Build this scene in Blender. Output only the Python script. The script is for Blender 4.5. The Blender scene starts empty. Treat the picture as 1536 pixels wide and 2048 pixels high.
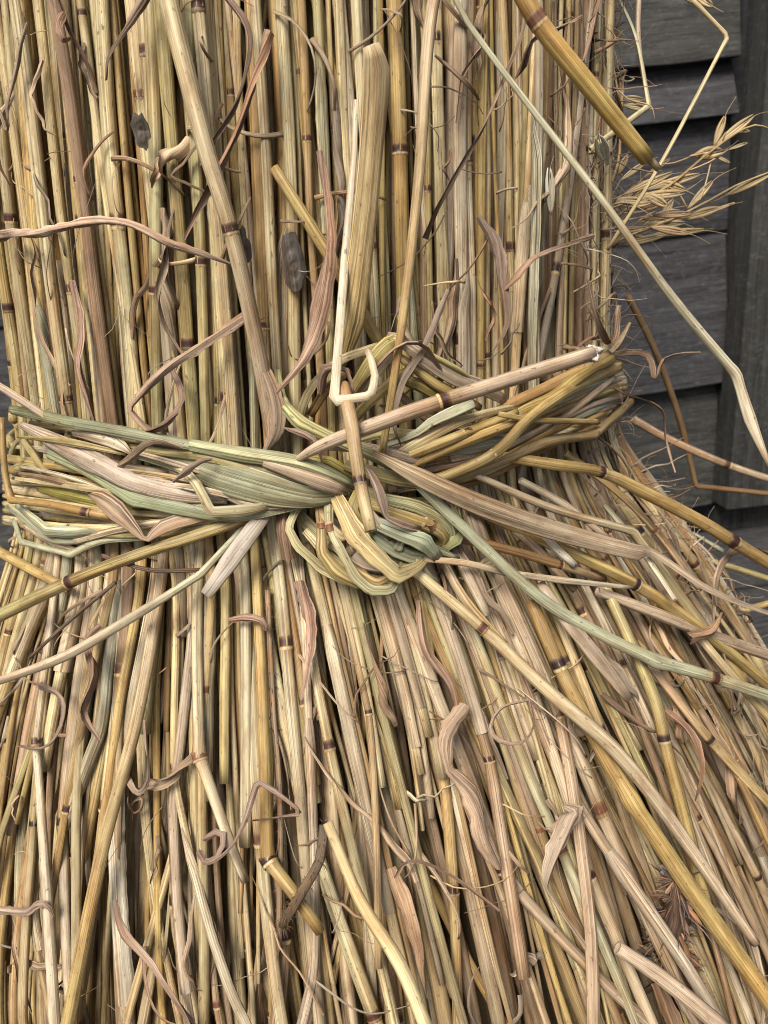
import bpy, math, random
from mathutils import Vector, Matrix, noise

rnd = random.Random(11)
scene = bpy.context.scene
COL = scene.collection
R = math.radians

# ------------------------------------------------------------------ camera
F = 1536.0                      # focal length in photograph pixels (1536 wide)
CAM = Vector((0, -.345, .08))
YAW, PITCH, ROLL = R(4.2), R(20), R(6)
fwd = Vector((math.sin(YAW)*math.cos(PITCH), math.cos(YAW)*math.cos(PITCH), -math.sin(PITCH)))
r0 = Vector((math.cos(YAW), -math.sin(YAW), 0)); u0 = r0.cross(fwd)
rgt = r0*math.cos(ROLL) - u0*math.sin(ROLL)
upv = u0*math.cos(ROLL) + r0*math.sin(ROLL)
cd = bpy.data.cameras.new('camera'); cam = bpy.data.objects.new('camera', cd); COL.objects.link(cam)
M = Matrix((rgt, upv, -fwd)).transposed().to_4x4(); M.translation = CAM
cam.matrix_world = M
cd.sensor_fit = 'HORIZONTAL'; cd.sensor_width = 36; cd.lens = 36
cd.clip_start = .005; cd.clip_end = 60
cd.dof.use_dof = True; cd.dof.focus_distance = .225; cd.dof.aperture_fstop = 34
scene.camera = cam
scene.cycles.filter_width = 1.0

# ------------------------------------------------------------------ light
w = bpy.data.worlds.new('World'); scene.world = w; w.use_nodes = True
nt = w.node_tree
sky = nt.nodes.new('ShaderNodeTexSky'); sky.sky_type = 'NISHITA'; sky.sun_disc = False
sky.sun_elevation = R(50); sky.sun_rotation = R(206); sky.dust_density = 4; sky.air_density = 1.0; sky.ozone_density = .6
nt.links.new(sky.outputs[0], nt.nodes['Background'].inputs[0]); nt.nodes['Background'].inputs[1].default_value = .064
sd = bpy.data.lights.new('sun', 'SUN'); sd.energy = 2.3; sd.angle = R(24); sd.color = (1, .95, .87)
sun = bpy.data.objects.new('sun', sd); COL.objects.link(sun)
sdir = Vector((math.sin(R(206))*math.cos(R(50)), math.cos(R(206))*math.cos(R(50)), math.sin(R(50))))
sun.rotation_euler = sdir.to_track_quat('Z', 'Y').to_euler()
scene.view_settings.view_transform = 'Standard'; scene.view_settings.look = 'None'
scene.view_settings.gamma = 1; scene.view_settings.use_curve_mapping = False
scene.view_settings.exposure = 1.36

# ------------------------------------------------------------------ maths of the sheaf
ZK = [-.235, -.2, -.15, -.1, -.05, -.015, .01, .08, .2, .35]
RK = [.222, .214, .198, .176, .150, .1295, .124, .1195, .114, .112]
def lean(z): return .075*z if z > 0 else -.075*z
def prof(z):
    if z <= ZK[0]: return RK[0]
    for i in range(len(ZK)-1):
        if z <= ZK[i+1]:
            f = (z-ZK[i])/(ZK[i+1]-ZK[i])
            h = ZK[i+1]-ZK[i]
            def sl(k):
                if k == 0 or k == len(ZK)-1: return 0
                return (RK[k+1]-RK[k-1])/(ZK[k+1]-ZK[k-1])
            a, b = sl(i)*h, sl(i+1)*h
            return ((2*f**3-3*f*f+1)*RK[i] + (f**3-2*f*f+f)*a + (-2*f**3+3*f*f)*RK[i+1] + (f**3-f*f)*b)
    return RK[-1]
def ray(px, py):
    return (fwd + rgt*((px-768)/F) - upv*((py-1024)/F))       # per unit of depth
def project(P):
    d = P-CAM; z = d.dot(fwd)
    return 768+F*d.dot(rgt)/z, 1024-F*d.dot(upv)/z, z
def surf(px, py, off=0.0):
    """where the sight line meets the sheaf's envelope, raised by off; just beside the sheaf, its nearest point to it"""
    d = ray(px, py); best = None; last = None
    def g(t):
        P = CAM+d*t
        return math.hypot(P.x-lean(P.z), P.y)-prof(P.z)-off
    t = .04
    while t < .6:
        v = g(t)
        if v < 0:
            a, b = t-.004, t
            for _ in range(18):
                m = (a+b)/2
                if g(m) < 0: b = m
                else: a = m
            return CAM+d*b
        if best is None or v < best[0]: best = (v, t)
        t += .004
    return CAM+d*best[1]
def pt(p):
    px, py, o = p
    if o <= -.1: return CAM+ray(px, py)*(-o)                  # a given distance in front of the lens
    return surf(px, py, o)
def outward(P):
    o = Vector((P.x, P.y, 0))
    if o.length < 1e-6: o = Vector((0, -1, 0))
    o.normalize(); o.z = .25 if P.z < 0 else 0
    return o.normalized()
def onsheaf(phi, z, off=0):
    r = prof(z)+off
    return Vector((r*math.sin(phi)+lean(z), -r*math.cos(phi), z))

# ------------------------------------------------------------------ materials
def newmat(name):
    m = bpy.data.materials.new(name); m.use_nodes = True
    return m, m.node_tree, m.node_tree.nodes['Principled BSDF']
def N(nt, typ, **kw):
    n = nt.nodes.new(typ)
    for k, v in kw.items(): setattr(n, k, v)
    return n
def straw_mat(name, scale, lo, hi, bump, rough, spots=.70, blotch=.5, spec=.35, trans=0.0):
    m, nt, b = newmat(name); L = nt.links.new
    col = N(nt, 'ShaderNodeAttribute', attribute_name='Col')
    uv = N(nt, 'ShaderNodeAttribute', attribute_name='suv')
    def nz(sx, sy, detail, rgh=.5):
        mp = N(nt, 'ShaderNodeVectorMath', operation='MULTIPLY'); mp.inputs[1].default_value = (sx, sy, 37)
        L(uv.outputs['Vector'], mp.inputs[0])
        n = N(nt, 'ShaderNodeTexNoise'); n.inputs['Scale'].default_value = 1; n.inputs['Detail'].default_value = detail
        n.inputs['Roughness'].default_value = rgh
        L(mp.outputs[0], n.inputs['Vector']); return n.outputs[0]
    def rmp(src, a, b_, c, d):
        r = N(nt, 'ShaderNodeMapRange'); L(src, r.inputs[0])
        for i, v in enumerate((a, b_, c, d)): r.inputs[i+1].default_value = v
        return r.outputs[0]
    def mul(a, b_):
        x = N(nt, 'ShaderNodeMixRGB', blend_type='MULTIPLY'); x.inputs[0].default_value = 1
        L(a, x.inputs[1]); L(b_, x.inputs[2]); return x.outputs[0]
    st = nz(scale, 9, 3, .65)
    st2 = nz(scale*.42, 5, 1, .5)
    f1 = rmp(st, .36, .60, lo, hi)
    pt_ = N(nt, 'ShaderNodeMixRGB'); L(rmp(nz(260, 22, 2), .36, .60, .15, 1), pt_.inputs[0]); pt_.inputs[1].default_value = ((lo+hi)/2,)*3+(1,); L(f1, pt_.inputs[2]); f1 = pt_.outputs[0]
    f2 = rmp(st2, .36, .62, .80, 1.10)
    st3 = nz(scale*2.3, 16, 2, .6)
    c = mul(mul(mul(col.outputs['Color'], f1), f2), rmp(st3, .38, .60, .76, 1.12))
    # slow change along the straw: paler and browner lengths
    bl = nz(130, 28, 3)
    mx = N(nt, 'ShaderNodeMixRGB', blend_type='MULTIPLY'); L(rmp(bl, .48, .7, 0, blotch), mx.inputs[0])
    L(c, mx.inputs[1]); mx.inputs[2].default_value = (.80, .62, .47, 1)
    gr = nz(420, 90, 4, .65)
    mg = N(nt, 'ShaderNodeMixRGB', blend_type='MULTIPLY'); L(rmp(gr, .43, .66, 0, .95), mg.inputs[0])
    L(mx.outputs[0], mg.inputs[1]); mg.inputs[2].default_value = (.66, .59, .54, 1)
    # weather specks
    sp = nz(1100, 420, 2)
    ms = N(nt, 'ShaderNodeMixRGB'); L(rmp(sp, spots, spots+.05, 0, .75), ms.inputs[0])
    L(mg.outputs[0], ms.inputs[1]); ms.inputs[2].default_value = (.10, .06, .035, 1)
    L(ms.outputs[0], b.inputs['Base Color'])
    L(rmp(bl, .3, .7, rough-.08, rough+.12), b.inputs['Roughness'])
    b.inputs['Specular IOR Level'].default_value = spec
    bp = N(nt, 'ShaderNodeBump'); bp.inputs['Strength'].default_value = bump; bp.inputs['Distance'].default_value = .00022
    L(st, bp.inputs['Height']); L(bp.outputs[0], b.inputs['Normal'])
    return m
M_STRAW = straw_mat('straw', 2300, .46, 1.18, .7, .46, .67, .85, .35)
M_BLADE = straw_mat('straw_blade', 1700, .28, 1.25, 1.0, .5, .68, .7, .3)
M_LEAF = straw_mat('dry_leaf', 2600, .42, 1.3, 1.0, .7, .66, .8, .15)
M_HUSK = straw_mat('husk', 1200, .72, 1.15, .6, .45, .76, .4)
M_NODE = straw_mat('node', 900, .6, 1.2, .5, .5, .8, .5)
M_INNER = straw_mat('inner_straw', 2200, .48, 1.1, .4, .6, .67, .85, .2)

def wood_mat(name, dark, light, moss, gscale=1.0, axis='X'):
    m, nt, b = newmat(name); L = nt.links.new
    tc = N(nt, 'ShaderNodeTexCoord')
    def nz(v, detail=4, rgh=.6, dist=0):
        mp = N(nt, 'ShaderNodeVectorMath', operation='MULTIPLY'); mp.inputs[1].default_value = v
        L(tc.outputs['Object'], mp.inputs[0])
        n = N(nt, 'ShaderNodeTexNoise'); n.inputs['Scale'].default_value = 1; n.inputs['Detail'].default_value = detail
        n.inputs['Roughness'].default_value = rgh; n.inputs['Distortion'].default_value = dist
        L(mp.outputs[0], n.inputs['Vector']); return n.outputs[0]
    def vec(l, a, b_): return (l, a, b_) if axis == 'X' else (a, b_, l)
    def rmp(src, a, b_, c, d):
        r = N(nt, 'ShaderNodeMapRange'); L(src, r.inputs[0])
        for i, v in enumerate((a, b_, c, d)): r.inputs[i+1].default_value = v
        return r.outputs[0]
    g1 = nz(vec(22*gscale, 330*gscale, 330*gscale), 6, .75, .9)
    g2 = nz(vec(5*gscale, 70*gscale, 70*gscale), 4, .6, .8)
    pat = nz((60, 60, 60), 6, .75)
    mx = N(nt, 'ShaderNodeMixRGB'); L(rmp(g1, .35, .68, 0, 1), mx.inputs[0])
    mx.inputs[1].default_value = (*dark, 1); mx.inputs[2].default_value = (*light, 1)
    m2 = N(nt, 'ShaderNodeMixRGB', blend_type='MULTIPLY'); L(rmp(g2, .42, .66, 0, .65), m2.inputs[0])
    L(mx.outputs[0], m2.inputs[1]); m2.inputs[2].default_value = (.52, .50, .50, 1)
    m3 = N(nt, 'ShaderNodeMixRGB'); L(rmp(pat, .55, .78, 0, moss), m3.inputs[0])
    L(m2.outputs[0], m3.inputs[1]); m3.inputs[2].default_value = (.038, .045, .022, 1)
    pl = nz((140, 140, 260), 5, .8)
    m4 = N(nt, 'ShaderNodeMixRGB'); L(rmp(pl, .52, .72, 0, .4), m4.inputs[0])
    L(m3.outputs[0], m4.inputs[1]); m4.inputs[2].default_value = (.125, .125, .135, 1)
    L(m4.outputs[0], b.inputs['Base Color'])
    b.inputs['Roughness'].default_value = .85; b.inputs['Specular IOR Level'].default_value = .2
    bp = N(nt, 'ShaderNodeBump'); bp.inputs['Strength'].default_value = .6; bp.inputs['Distance'].default_value = .0012
    L(g1, bp.inputs['Height']); L(bp.outputs[0], b.inputs['Normal'])
    return m
M_WOOD = wood_mat('weathered_board', (.016, .0155, .017), (.064, .062, .067), .3)
M_WOODTOP = wood_mat('mossy_board', (.018, .018, .016), (.072, .071, .066), .6)
M_POST = wood_mat('weathered_post', (.016, .016, .0145), (.05, .049, .044), .3, .8, 'Z')
M_DECK = wood_mat('weathered_deck', (.018, .0175, .018), (.066, .064, .064), .15)

# ------------------------------------------------------------------ mesh building
class MB:
    def __init__(s): s.v = []; s.f = []; s.c = []; s.uv = []
    def sweep(s, path, rad, cols, nrm=None, flat=1.0, sides=12, twist=None, cup=0.0, cap=(1, 1), seed=None, open_end=0, pleat=0.0, lump=0.0):
        """a tube, crushed straw or leaf along a path; rad and cols one per point; nrm the side that looks out"""
        n = len(path); seed = rnd.random()*90 if seed is None else seed
        rings = []; rm = max(sorted(rad)[int(len(rad)*.7)], .0012)
        prevN = None
        L0 = 0
        for i in range(n):
            if i: L0 += (path[i]-path[i-1]).length
            T = (path[min(i+1, n-1)]-path[max(i-1, 0)])
            T = T.normalized() if T.length > 1e-9 else Vector((0, 0, 1))
            Nv = nrm[i] if isinstance(nrm, list) else (nrm or outward(path[i]))
            Nv = Nv - T*Nv.dot(T)
            if Nv.length < .15 and prevN is not None: Nv = prevN - T*prevN.dot(T)
            if Nv.length < 1e-4: Nv = T.orthogonal()
            Nv.normalize(); prevN = Nv.copy()
            B = T.cross(Nv)
            if twist:
                a = twist[i]; ca, sa = math.cos(a), math.sin(a)
                Nv, B = Nv*ca+B*sa, B*ca-Nv*sa
            rr = rad[i]; fl = flat[i] if isinstance(flat, list) else flat
            cc = cup[i] if isinstance(cup, list) else cup
            ring = []
            for k in range(sides+1):
                th = -math.pi/2 + 2*math.pi*k/sides
                ct, sn = math.cos(th), math.sin(th)
                q = 1.0
                if lump: q = 1+lump*noise.noise(Vector((ct*1.7+seed, sn*1.7, L0*60)))
                x = rr*ct*q
                y = rr*fl*sn*(abs(sn)**.7 if fl < .62 else 1)*q - cc*rr*(ct*ct-.5)
                if pleat: y += pleat*rr*math.cos(ct*7+seed)*abs(sn)**.5
                ring.append(len(s.v)); s.v.append(path[i]+B*x+Nv*y)
                s.c.append(cols[i]); s.uv.append(((th+math.pi/2)*rm, L0, seed))
            rings.append(ring)
        for a, b in zip(rings, rings[1:]):
            for k in range(sides): s.f.append((a[k], a[k+1], b[k+1], b[k]))
        for end in (0, 1):
            if not cap[end]: continue
            ring = rings[-1] if end else rings[0]
            P = path[-1] if end else path[0]
            if open_end & (1 << end):                    # a cut straw is hollow
                D = (path[-2]-path[-1]).normalized() if end else (path[1]-path[0]).normalized()
                r1, r2 = [], []
                c = cols[-1] if end else cols[0]
                for k in ring:
                    r1.append(len(s.v)); s.v.append(P+(s.v[k]-P)*.74); s.c.append([min(1, x*1.15) for x in c]); s.uv.append(s.uv[k])
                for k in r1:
                    r2.append(len(s.v)); s.v.append(s.v[k]+D*max(.004, rad[0]*1.6)); s.c.append([x*.55 for x in c]); s.uv.append(s.uv[k])  # inside of the bore coloured darker, for the shade in the hollow
                seq = [ring, r1, r2]
                for a, b in zip(seq, seq[1:]):
                    for k in range(sides):
                        q = (a[k], a[k+1], b[k+1], b[k]); s.f.append(q if end else q[::-1])
                ring = r2; P = P+D*max(.004, rad[0]*1.6)
            ci = len(s.v); s.v.append(P.copy()); s.c.append(cols[-1] if end else cols[0]); s.uv.append((0, L0 if end else 0, seed))
            for k in range(sides):
                q = (ring[k], ring[k+1], ci); s.f.append(q if end else q[::-1])
        return s
    def sheet(s, path, wid, cols, nrm, twist, roll, crease=.1, rag=.18, wrap=False):
        """a dry leaf: a thin sheet rolled across its width, creased lengthwise and ragged at its edges"""
        n = len(path); m = 10; seed = rnd.random()*90; L0 = 0; prevN = None; grids = ([], []); wm = max(sorted(wid)[int(n*.7)], .0022)
        for i in range(n):
            if i: L0 += (path[i]-path[i-1]).length
            T = (path[min(i+1, n-1)]-path[max(i-1, 0)]); T = T.normalized() if T.length > 1e-9 else Vector((0, 0, 1))
            Nv = nrm[i]-T*nrm[i].dot(T)
            if prevN is not None and Nv.length < .2: Nv = prevN-T*prevN.dot(T)
            if Nv.length < 1e-4: Nv = T.orthogonal()
            Nv.normalize(); prevN = Nv.copy(); B = T.cross(Nv)
            ca, sa = math.cos(twist[i]), math.sin(twist[i]); Nv, B = Nv*ca+B*sa, B*ca-Nv*sa
            ro = roll[i]; W = wid[i]
            for lay in (0, 1):
                row = []
                for k in range(m+1):
                    q = k/m-.5
                    e = 1+rag*noise.noise(Vector((L0*260, 7 if q > 0 else 3, seed)))*abs(q)*2
                    x = W*e*math.sin(ro*q)/ro; y = W*e*(math.cos(ro*q)-1)/ro
                    y += crease*W*(noise.noise(Vector((q*5, L0*45, seed)))+.5*noise.noise(Vector((q*11, L0*160, seed))))
                    y -= crease*W*2.2*abs(((q*2.0+.35*noise.noise(Vector((L0*30, seed, 2))))))
                    if wrap: y += W/ro
                    c = cols[i]; g = 1+.55*noise.noise(Vector((q*6+seed, L0*25, 1.5)))+.08*(abs(q)*2)**4
                    row.append(len(s.v)); s.v.append(path[i]+B*x+Nv*(y-lay*.00012)); s.c.append([min(.9, v*g) for v in c])
                    s.uv.append((q*wm*1.6, L0, seed))
                grids[lay].append(row)
        for lay in (0, 1):
            G_ = grids[lay]
            for a, b in zip(G_, G_[1:]):
                for k in range(m):
                    q = (a[k], a[k+1], b[k+1], b[k]); s.f.append(q if lay == 0 else q[::-1])
        return s
    def build(s, name, mat, parent=None, origin=None):
        o3 = origin or Vector((0, 0, 0))
        me = bpy.data.meshes.new(name)
        me.from_pydata([tuple(v-o3) for v in s.v], [], s.f)
        a = me.attributes.new('Col', 'FLOAT_COLOR', 'POINT')
        a.data.foreach_set('color', [x for c in s.c for x in (c[0], c[1], c[2], 1.0)])
        b = me.attributes.new('suv', 'FLOAT_VECTOR', 'POINT')
        b.data.foreach_set('vector', [x for u in s.uv for x in u])
        me.polygons.foreach_set('use_smooth', [True]*len(me.polygons))
        me.materials.append(mat); me.update()
        o = bpy.data.objects.new(name, me); COL.objects.link(o)
        if parent: o.parent = parent
        elif origin: o.location = origin
        return o
def tag(o, label=None, cat=None, group=None, kind=None):
    if label: o['label'] = label
    if cat: o['category'] = cat
    if group: o['group'] = group
    if kind: o['kind'] = kind
    return o
def thing(name, loc, label=None, cat=None, group=None):
    o = bpy.data.objects.new(name, None); COL.objects.link(o); o.location = loc; o.empty_display_size = .01
    return tag(o, label, cat, group)

def spline(P, val, step=.004, kinks=()):
    """points through P (Catmull-Rom, straight with a tight fold at the kinks) with the values that go with them"""
    n = len(P); out = []; vo = []
    def tan(i):
        if i in kinks: return None
        if i == 0: return P[1]-P[0]
        if i == n-1: return P[-1]-P[-2]
        return (P[i+1]-P[i-1])*.5
    for i in range(n-1):
        d = (P[i+1]-P[i]); m = max(2, int(d.length/step))
        a, b = tan(i), tan(i+1)
        if a is None: a = d
        if b is None: b = d
        # keep the handles in proportion to this piece
        if a.length > 1e-9: a = a.normalized()*d.length
        if b.length > 1e-9: b = b.normalized()*d.length
        for k in range(m):
            f = k/m
            if k == 0 and i in kinks:
                continue
            out.append(P[i]*(2*f**3-3*f*f+1)+a*(f**3-2*f*f+f)+P[i+1]*(-2*f**3+3*f*f)+b*(f**3-f*f))
            vo.append([x*(1-f)+y*f for x, y in zip(val[i], val[i+1])])
        if (i+1) in kinks:                                 # two points just either side of the fold
            e = min(.0012, d.length*.2)
            out.append(P[i+1]-d.normalized()*e); vo.append(list(val[i+1]))
            d2 = P[i+2]-P[i+1] if i+2 < n else d
            out.append(P[i+1]+d2.normalized()*e*.6); vo.append(list(val[i+1]))
    out.append(P[-1].copy()); vo.append(list(val[-1]))
    return out, vo

# ------------------------------------------------------------------ colours of straw (base colours)
PAL = {'golden': (.43, .315, .12), 'pale yellow': (.53, .435, .235), 'cream': (.55, .47, .33), 'olive': (.35, .295, .13),
       'sage green': (.37, .37, .24), 'pinkish tan': (.43, .33, .225), 'brown': (.26, .17, .10), 'ochre': (.345, .22, .08), 'white': (.64, .58, .46)}
DARK = (.05, .02, .012)
LEAFC = [(.30, .21, .135), (.38, .285, .19), (.23, .155, .10), (.42, .32, .215), (.31, .235, .165), (.34, .245, .16)]
def jit(c, s=.08):
    k = 1+rnd.gauss(0, s); h = rnd.gauss(0, s*.4)
    return [max(.01, min(.95, x)) for x in (c[0]*k*(1+h), c[1]*k, c[2]*k*(1-h))]
def mixc(a, b, f): return [x*(1-f)+y*f for x, y in zip(a, b)]

def node_ring(P, T, Nv, r, parent, flat=1.0):
    """the dark joint of a straw with the pale collar under it"""
    mb = MB(); Tn = T.normalized(); h = r*rnd.uniform(.9, 1.7)
    dk = jit(DARK, .3) if rnd.random() < .82 else jit((.13, .055, .028), .25)
    pale = jit(mixc((.46, .36, .19), dk, rnd.choice((0, .1, .3, .6))), .1); bl = rnd.uniform(1.05, 1.13)
    edge = mixc(dk, (.32, .20, .085), .5)
    prof_ = [(-h*.62, 1.01, pale), (-h*.5, bl-.02, pale), (-h*.36, bl, pale), (-h*.24, bl-.02, edge), (-h*.18, 1.06, dk), (0, 1.035, dk), (h*.35, 1.04, dk), (h*.6, 1.045, mixc(dk, edge, .4)), (h*.78, 1.03, edge), (h*.86, 1.0, edge)]
    mb.sweep([P+Tn*a for a, _, _ in prof_], [r*b for _, b, _ in prof_], [c for _, _, c in prof_], nrm=Nv, flat=flat, sides=18, cap=(0, 0), lump=.05)
    return mb.build('node', M_NODE, parent, None)

def fix_parent(o, root):
    o.parent = root; o.matrix_parent_inverse = Matrix.Translation(-root.location)

COUNT = {}
STALKS = []
def make_stalk(path, rad, cols, nodes=(), flat=1.0, mat=None, name='straw_stalk', open_end=3, sides=18, lump=.09, nrm=None, twist=None, sheaths=()):
    """nodes: (index along the path) of dark joints; a stalk with joints is an Empty with its stem and its nodes"""
    mb = MB(); fl = flat
    mb.sweep(path, rad, cols, nrm=nrm, flat=fl, sides=sides, open_end=open_end, lump=lump, twist=twist, pleat=rnd.choice((0, .03, .05, .07)))
    mid = path[len(path)//2]
    if not nodes and not sheaths:
        o = mb.build(name, mat or M_STRAW, None, mid); return o
    root = thing(name, path[0])
    st = mb.build('stem', mat or M_STRAW); fix_parent(st, root)
    for i in nodes:
        i = max(1, min(len(path)-2, i))
        f = fl[i] if isinstance(fl, list) else fl
        nd = node_ring(path[i], path[i-1]-path[i+1] if path[i-1].z > path[i+1].z else path[i+1]-path[i-1], outward(path[i]) if nrm is None else nrm, rad[i], None, f)
        fix_parent(nd, root)
    for i0, i1, cs in sheaths:                            # the dry leaf sheath wrapped round a length of the stem, split down one side
        m3 = MB(); pp = path[i0:i1+1]; n = len(pp); sg = rnd.random()*60; t0 = rnd.gauss(0, .9)
        pp, vv = spline(pp, [[r_] for r_ in rad[i0:i1+1]], .0022); n = len(pp)
        ro = [5.6-3.4*max(0, 1-i/(n*.14))**1.5-.6*noise.noise(Vector((i*.07, sg, 0))) for i in range(n)]
        m3.sheet(pp, [v[0]*1.13*5.9*min(1, .35+i/5) for i, v in enumerate(vv)], [cs]*n, [outward(p) for p in pp], [t0+.3*noise.noise(Vector((i*.04, sg, 5))) for i in range(n)], ro, .012, .1, True)
        q = m3.build('leaf_sheath', M_BLADE); fix_parent(q, root)
    return root

def shade_nodes(path, cols, nodes, rad):
    """straw is browner just above a joint and pale just below it: the plant's own colouring"""
    for i in nodes:
        i = max(1, min(len(path)-2, i))
        for k in range(len(path)):
            d = (path[k]-path[i]).length
            up = path[k].z >= path[i].z
            if up and d < .012: cols[k] = mixc(cols[k], (.22, .135, .04), .6*(1-d/.012))
            elif not up and d < .008: cols[k] = mixc(cols[k], (.50, .41, .23), .6*(1-d/.008))
    return cols

# ================================================================== SETTING: deck and fence
def board(name, x0, x1, z0, z1, y0, y1, mat, parent, tilt=0.0, nx=60, nz=6, seed=0):
    """a weathered board: front face slightly uneven, lower edge out by tilt"""
    vs = []; fs = []
    for j in range(nz+1):
        for i in range(nx+1):
            x = x0+(x1-x0)*i/nx; fz = j/nz; z = z0+(z1-z0)*fz
            yb = y0 - tilt*(1-fz) + .0009*noise.noise(Vector((x*9, z*40, seed)))
            if j == 0: z += .0016*noise.noise(Vector((x*14, seed, 3)))
            vs.append(Vector((x, yb, z)))
    nf = len(vs)
    for v in list(vs): vs.append(Vector((v.x, y1 - tilt*(1-(v.z-z0)/(z1-z0)), v.z)))
    W = nx+1
    for j in range(nz):
        for i in range(nx):
            a = j*W+i; fs.append((a, a+1, a+W+1, a+W)); fs.append((nf+a, nf+a+W, nf+a+W+1, nf+a+1))
    for i in range(nx):
        fs.append((i, nf+i, nf+i+1, i+1)); t = nz*W+i; fs.append((t, t+1, nf+t+1, nf+t))
    for j in range(nz):
        a = j*W; fs.append((a, a+W, nf+a+W, nf+a)); b = j*W+nx; fs.append((b, nf+b, nf+b+W, b+W))
    me = bpy.data.meshes.new(name); me.from_pydata([tuple(v) for v in vs], [], fs); me.update()
    me.materials.append(mat)
    o = bpy.data.objects.new(name, me); COL.objects.link(o)
    bv = o.modifiers.new('bevel', 'BEVEL'); bv.width = .0012; bv.segments = 2; bv.limit_method = 'ANGLE'; bv.angle_limit = R(50)
    if parent: o.parent = parent
    return o

DECK_Z = -.232
fence = thing('wooden_fence', (.373, .345, -.2), 'dark weathered timber fence of overlapping boards behind the straw sheaf', 'fence')
fence.rotation_euler = (0, R(-1.2), R(2))
# local frame: x along the fence, y back, z up; boards overlap like clapboard
XB = .012
for k, (z0, z1) in enumerate(((-.002, .124), (.117, .258), (.251, .344), (.342, .391), (.384, .52), (.513, .65), (.643, .78))):
    nm = board('board', -1.3, XB, z0, z1, 0, .012, M_WOODTOP if k in (0, 4, 5) else M_WOOD, fence, .0 if k == 2 else .016, 90, 6, k*7)
    if k == 2:
        nm.location.y = -.004
for k, (z0, z1) in enumerate(((-.002, .124), (.117, .258), (.251, .391), (.384, .52), (.513, .65), (.643, .78))):
    board('board', XB+.082, 1.0, z0, z1, 0, .012, M_WOOD, fence, .016, 60, 6, 50+k*7)
for a_ in ((XB+.006, XB+.095, .003, .80, -.045, -.018, 60, 3), (XB+.012, XB+.089, -.03, .80, -.0175, .05, 40, 5)):
    pb = board('post', *a_[:6], M_POST, fence, 0, 4, a_[6], a_[7]); pb.rotation_euler.y = R(3.1); pb.location.x = -.022
board('rail', -1.3, 1.0, .30, .34, .02, .05, M_WOOD, fence, 0, 40, 3, 9)

deck = thing('deck', (0, 0, DECK_Z)); deck['kind'] = 'structure'
yy = .322
for k in range(9):
    o = board('deck_board', -1.6, 1.6, -.02, 0, yy-.118, yy, M_DECK, deck, 0, 40, 1, 70+k)
    o.rotation_euler.z = R(1.5); yy -= .124
gm, gnt, gb = newmat('soil'); gb.inputs['Base Color'].default_value = (.03, .025, .02, 1); gb.inputs['Roughness'].default_value = .95
gn = gnt.nodes.new('ShaderNodeTexNoise'); gn.inputs['Scale'].default_value = 60; gr_ = gnt.nodes.new('ShaderNodeMixRGB')
gr_.inputs[1].default_value = (.018, .015, .012, 1); gr_.inputs[2].default_value = (.05, .042, .033, 1)
gnt.links.new(gn.outputs[0], gr_.inputs[0]); gnt.links.new(gr_.outputs[0], gb.inputs['Base Color'])
me = bpy.data.meshes.new('ground'); me.from_pydata([(-8, -8, -.3), (8, -8, -.3), (8, 8, -.3), (-8, 8, -.3)], [], [(0, 1, 2, 3)]); me.materials.append(gm)
g = bpy.data.objects.new('ground', me); COL.objects.link(g); g['kind'] = 'structure'

# ================================================================== THE SHEAF
def colour_pick(phi, low=False):
    s = math.sin(phi)          # left of the photo golden and yellow, right of it pinker and greener
    W = {'golden': 3.6-2.2*s, 'pale yellow': 3.8-1.2*s, 'olive': 1.0-.5*s, 'pinkish tan': 2.0+1.9*s, 'cream': 1.3+.9*s,
         'sage green': .4+.45*s, 'brown': .8+.3*s, 'ochre': .8-.3*s}
    if low: W['golden'] += .2; W['pinkish tan'] += 1.6; W['brown'] += .9; W['sage green'] *= .4; W['olive'] *= .5
    ks = list(W); return rnd.choices(ks, [max(.05, W[k]) for k in ks])[0]

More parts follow.
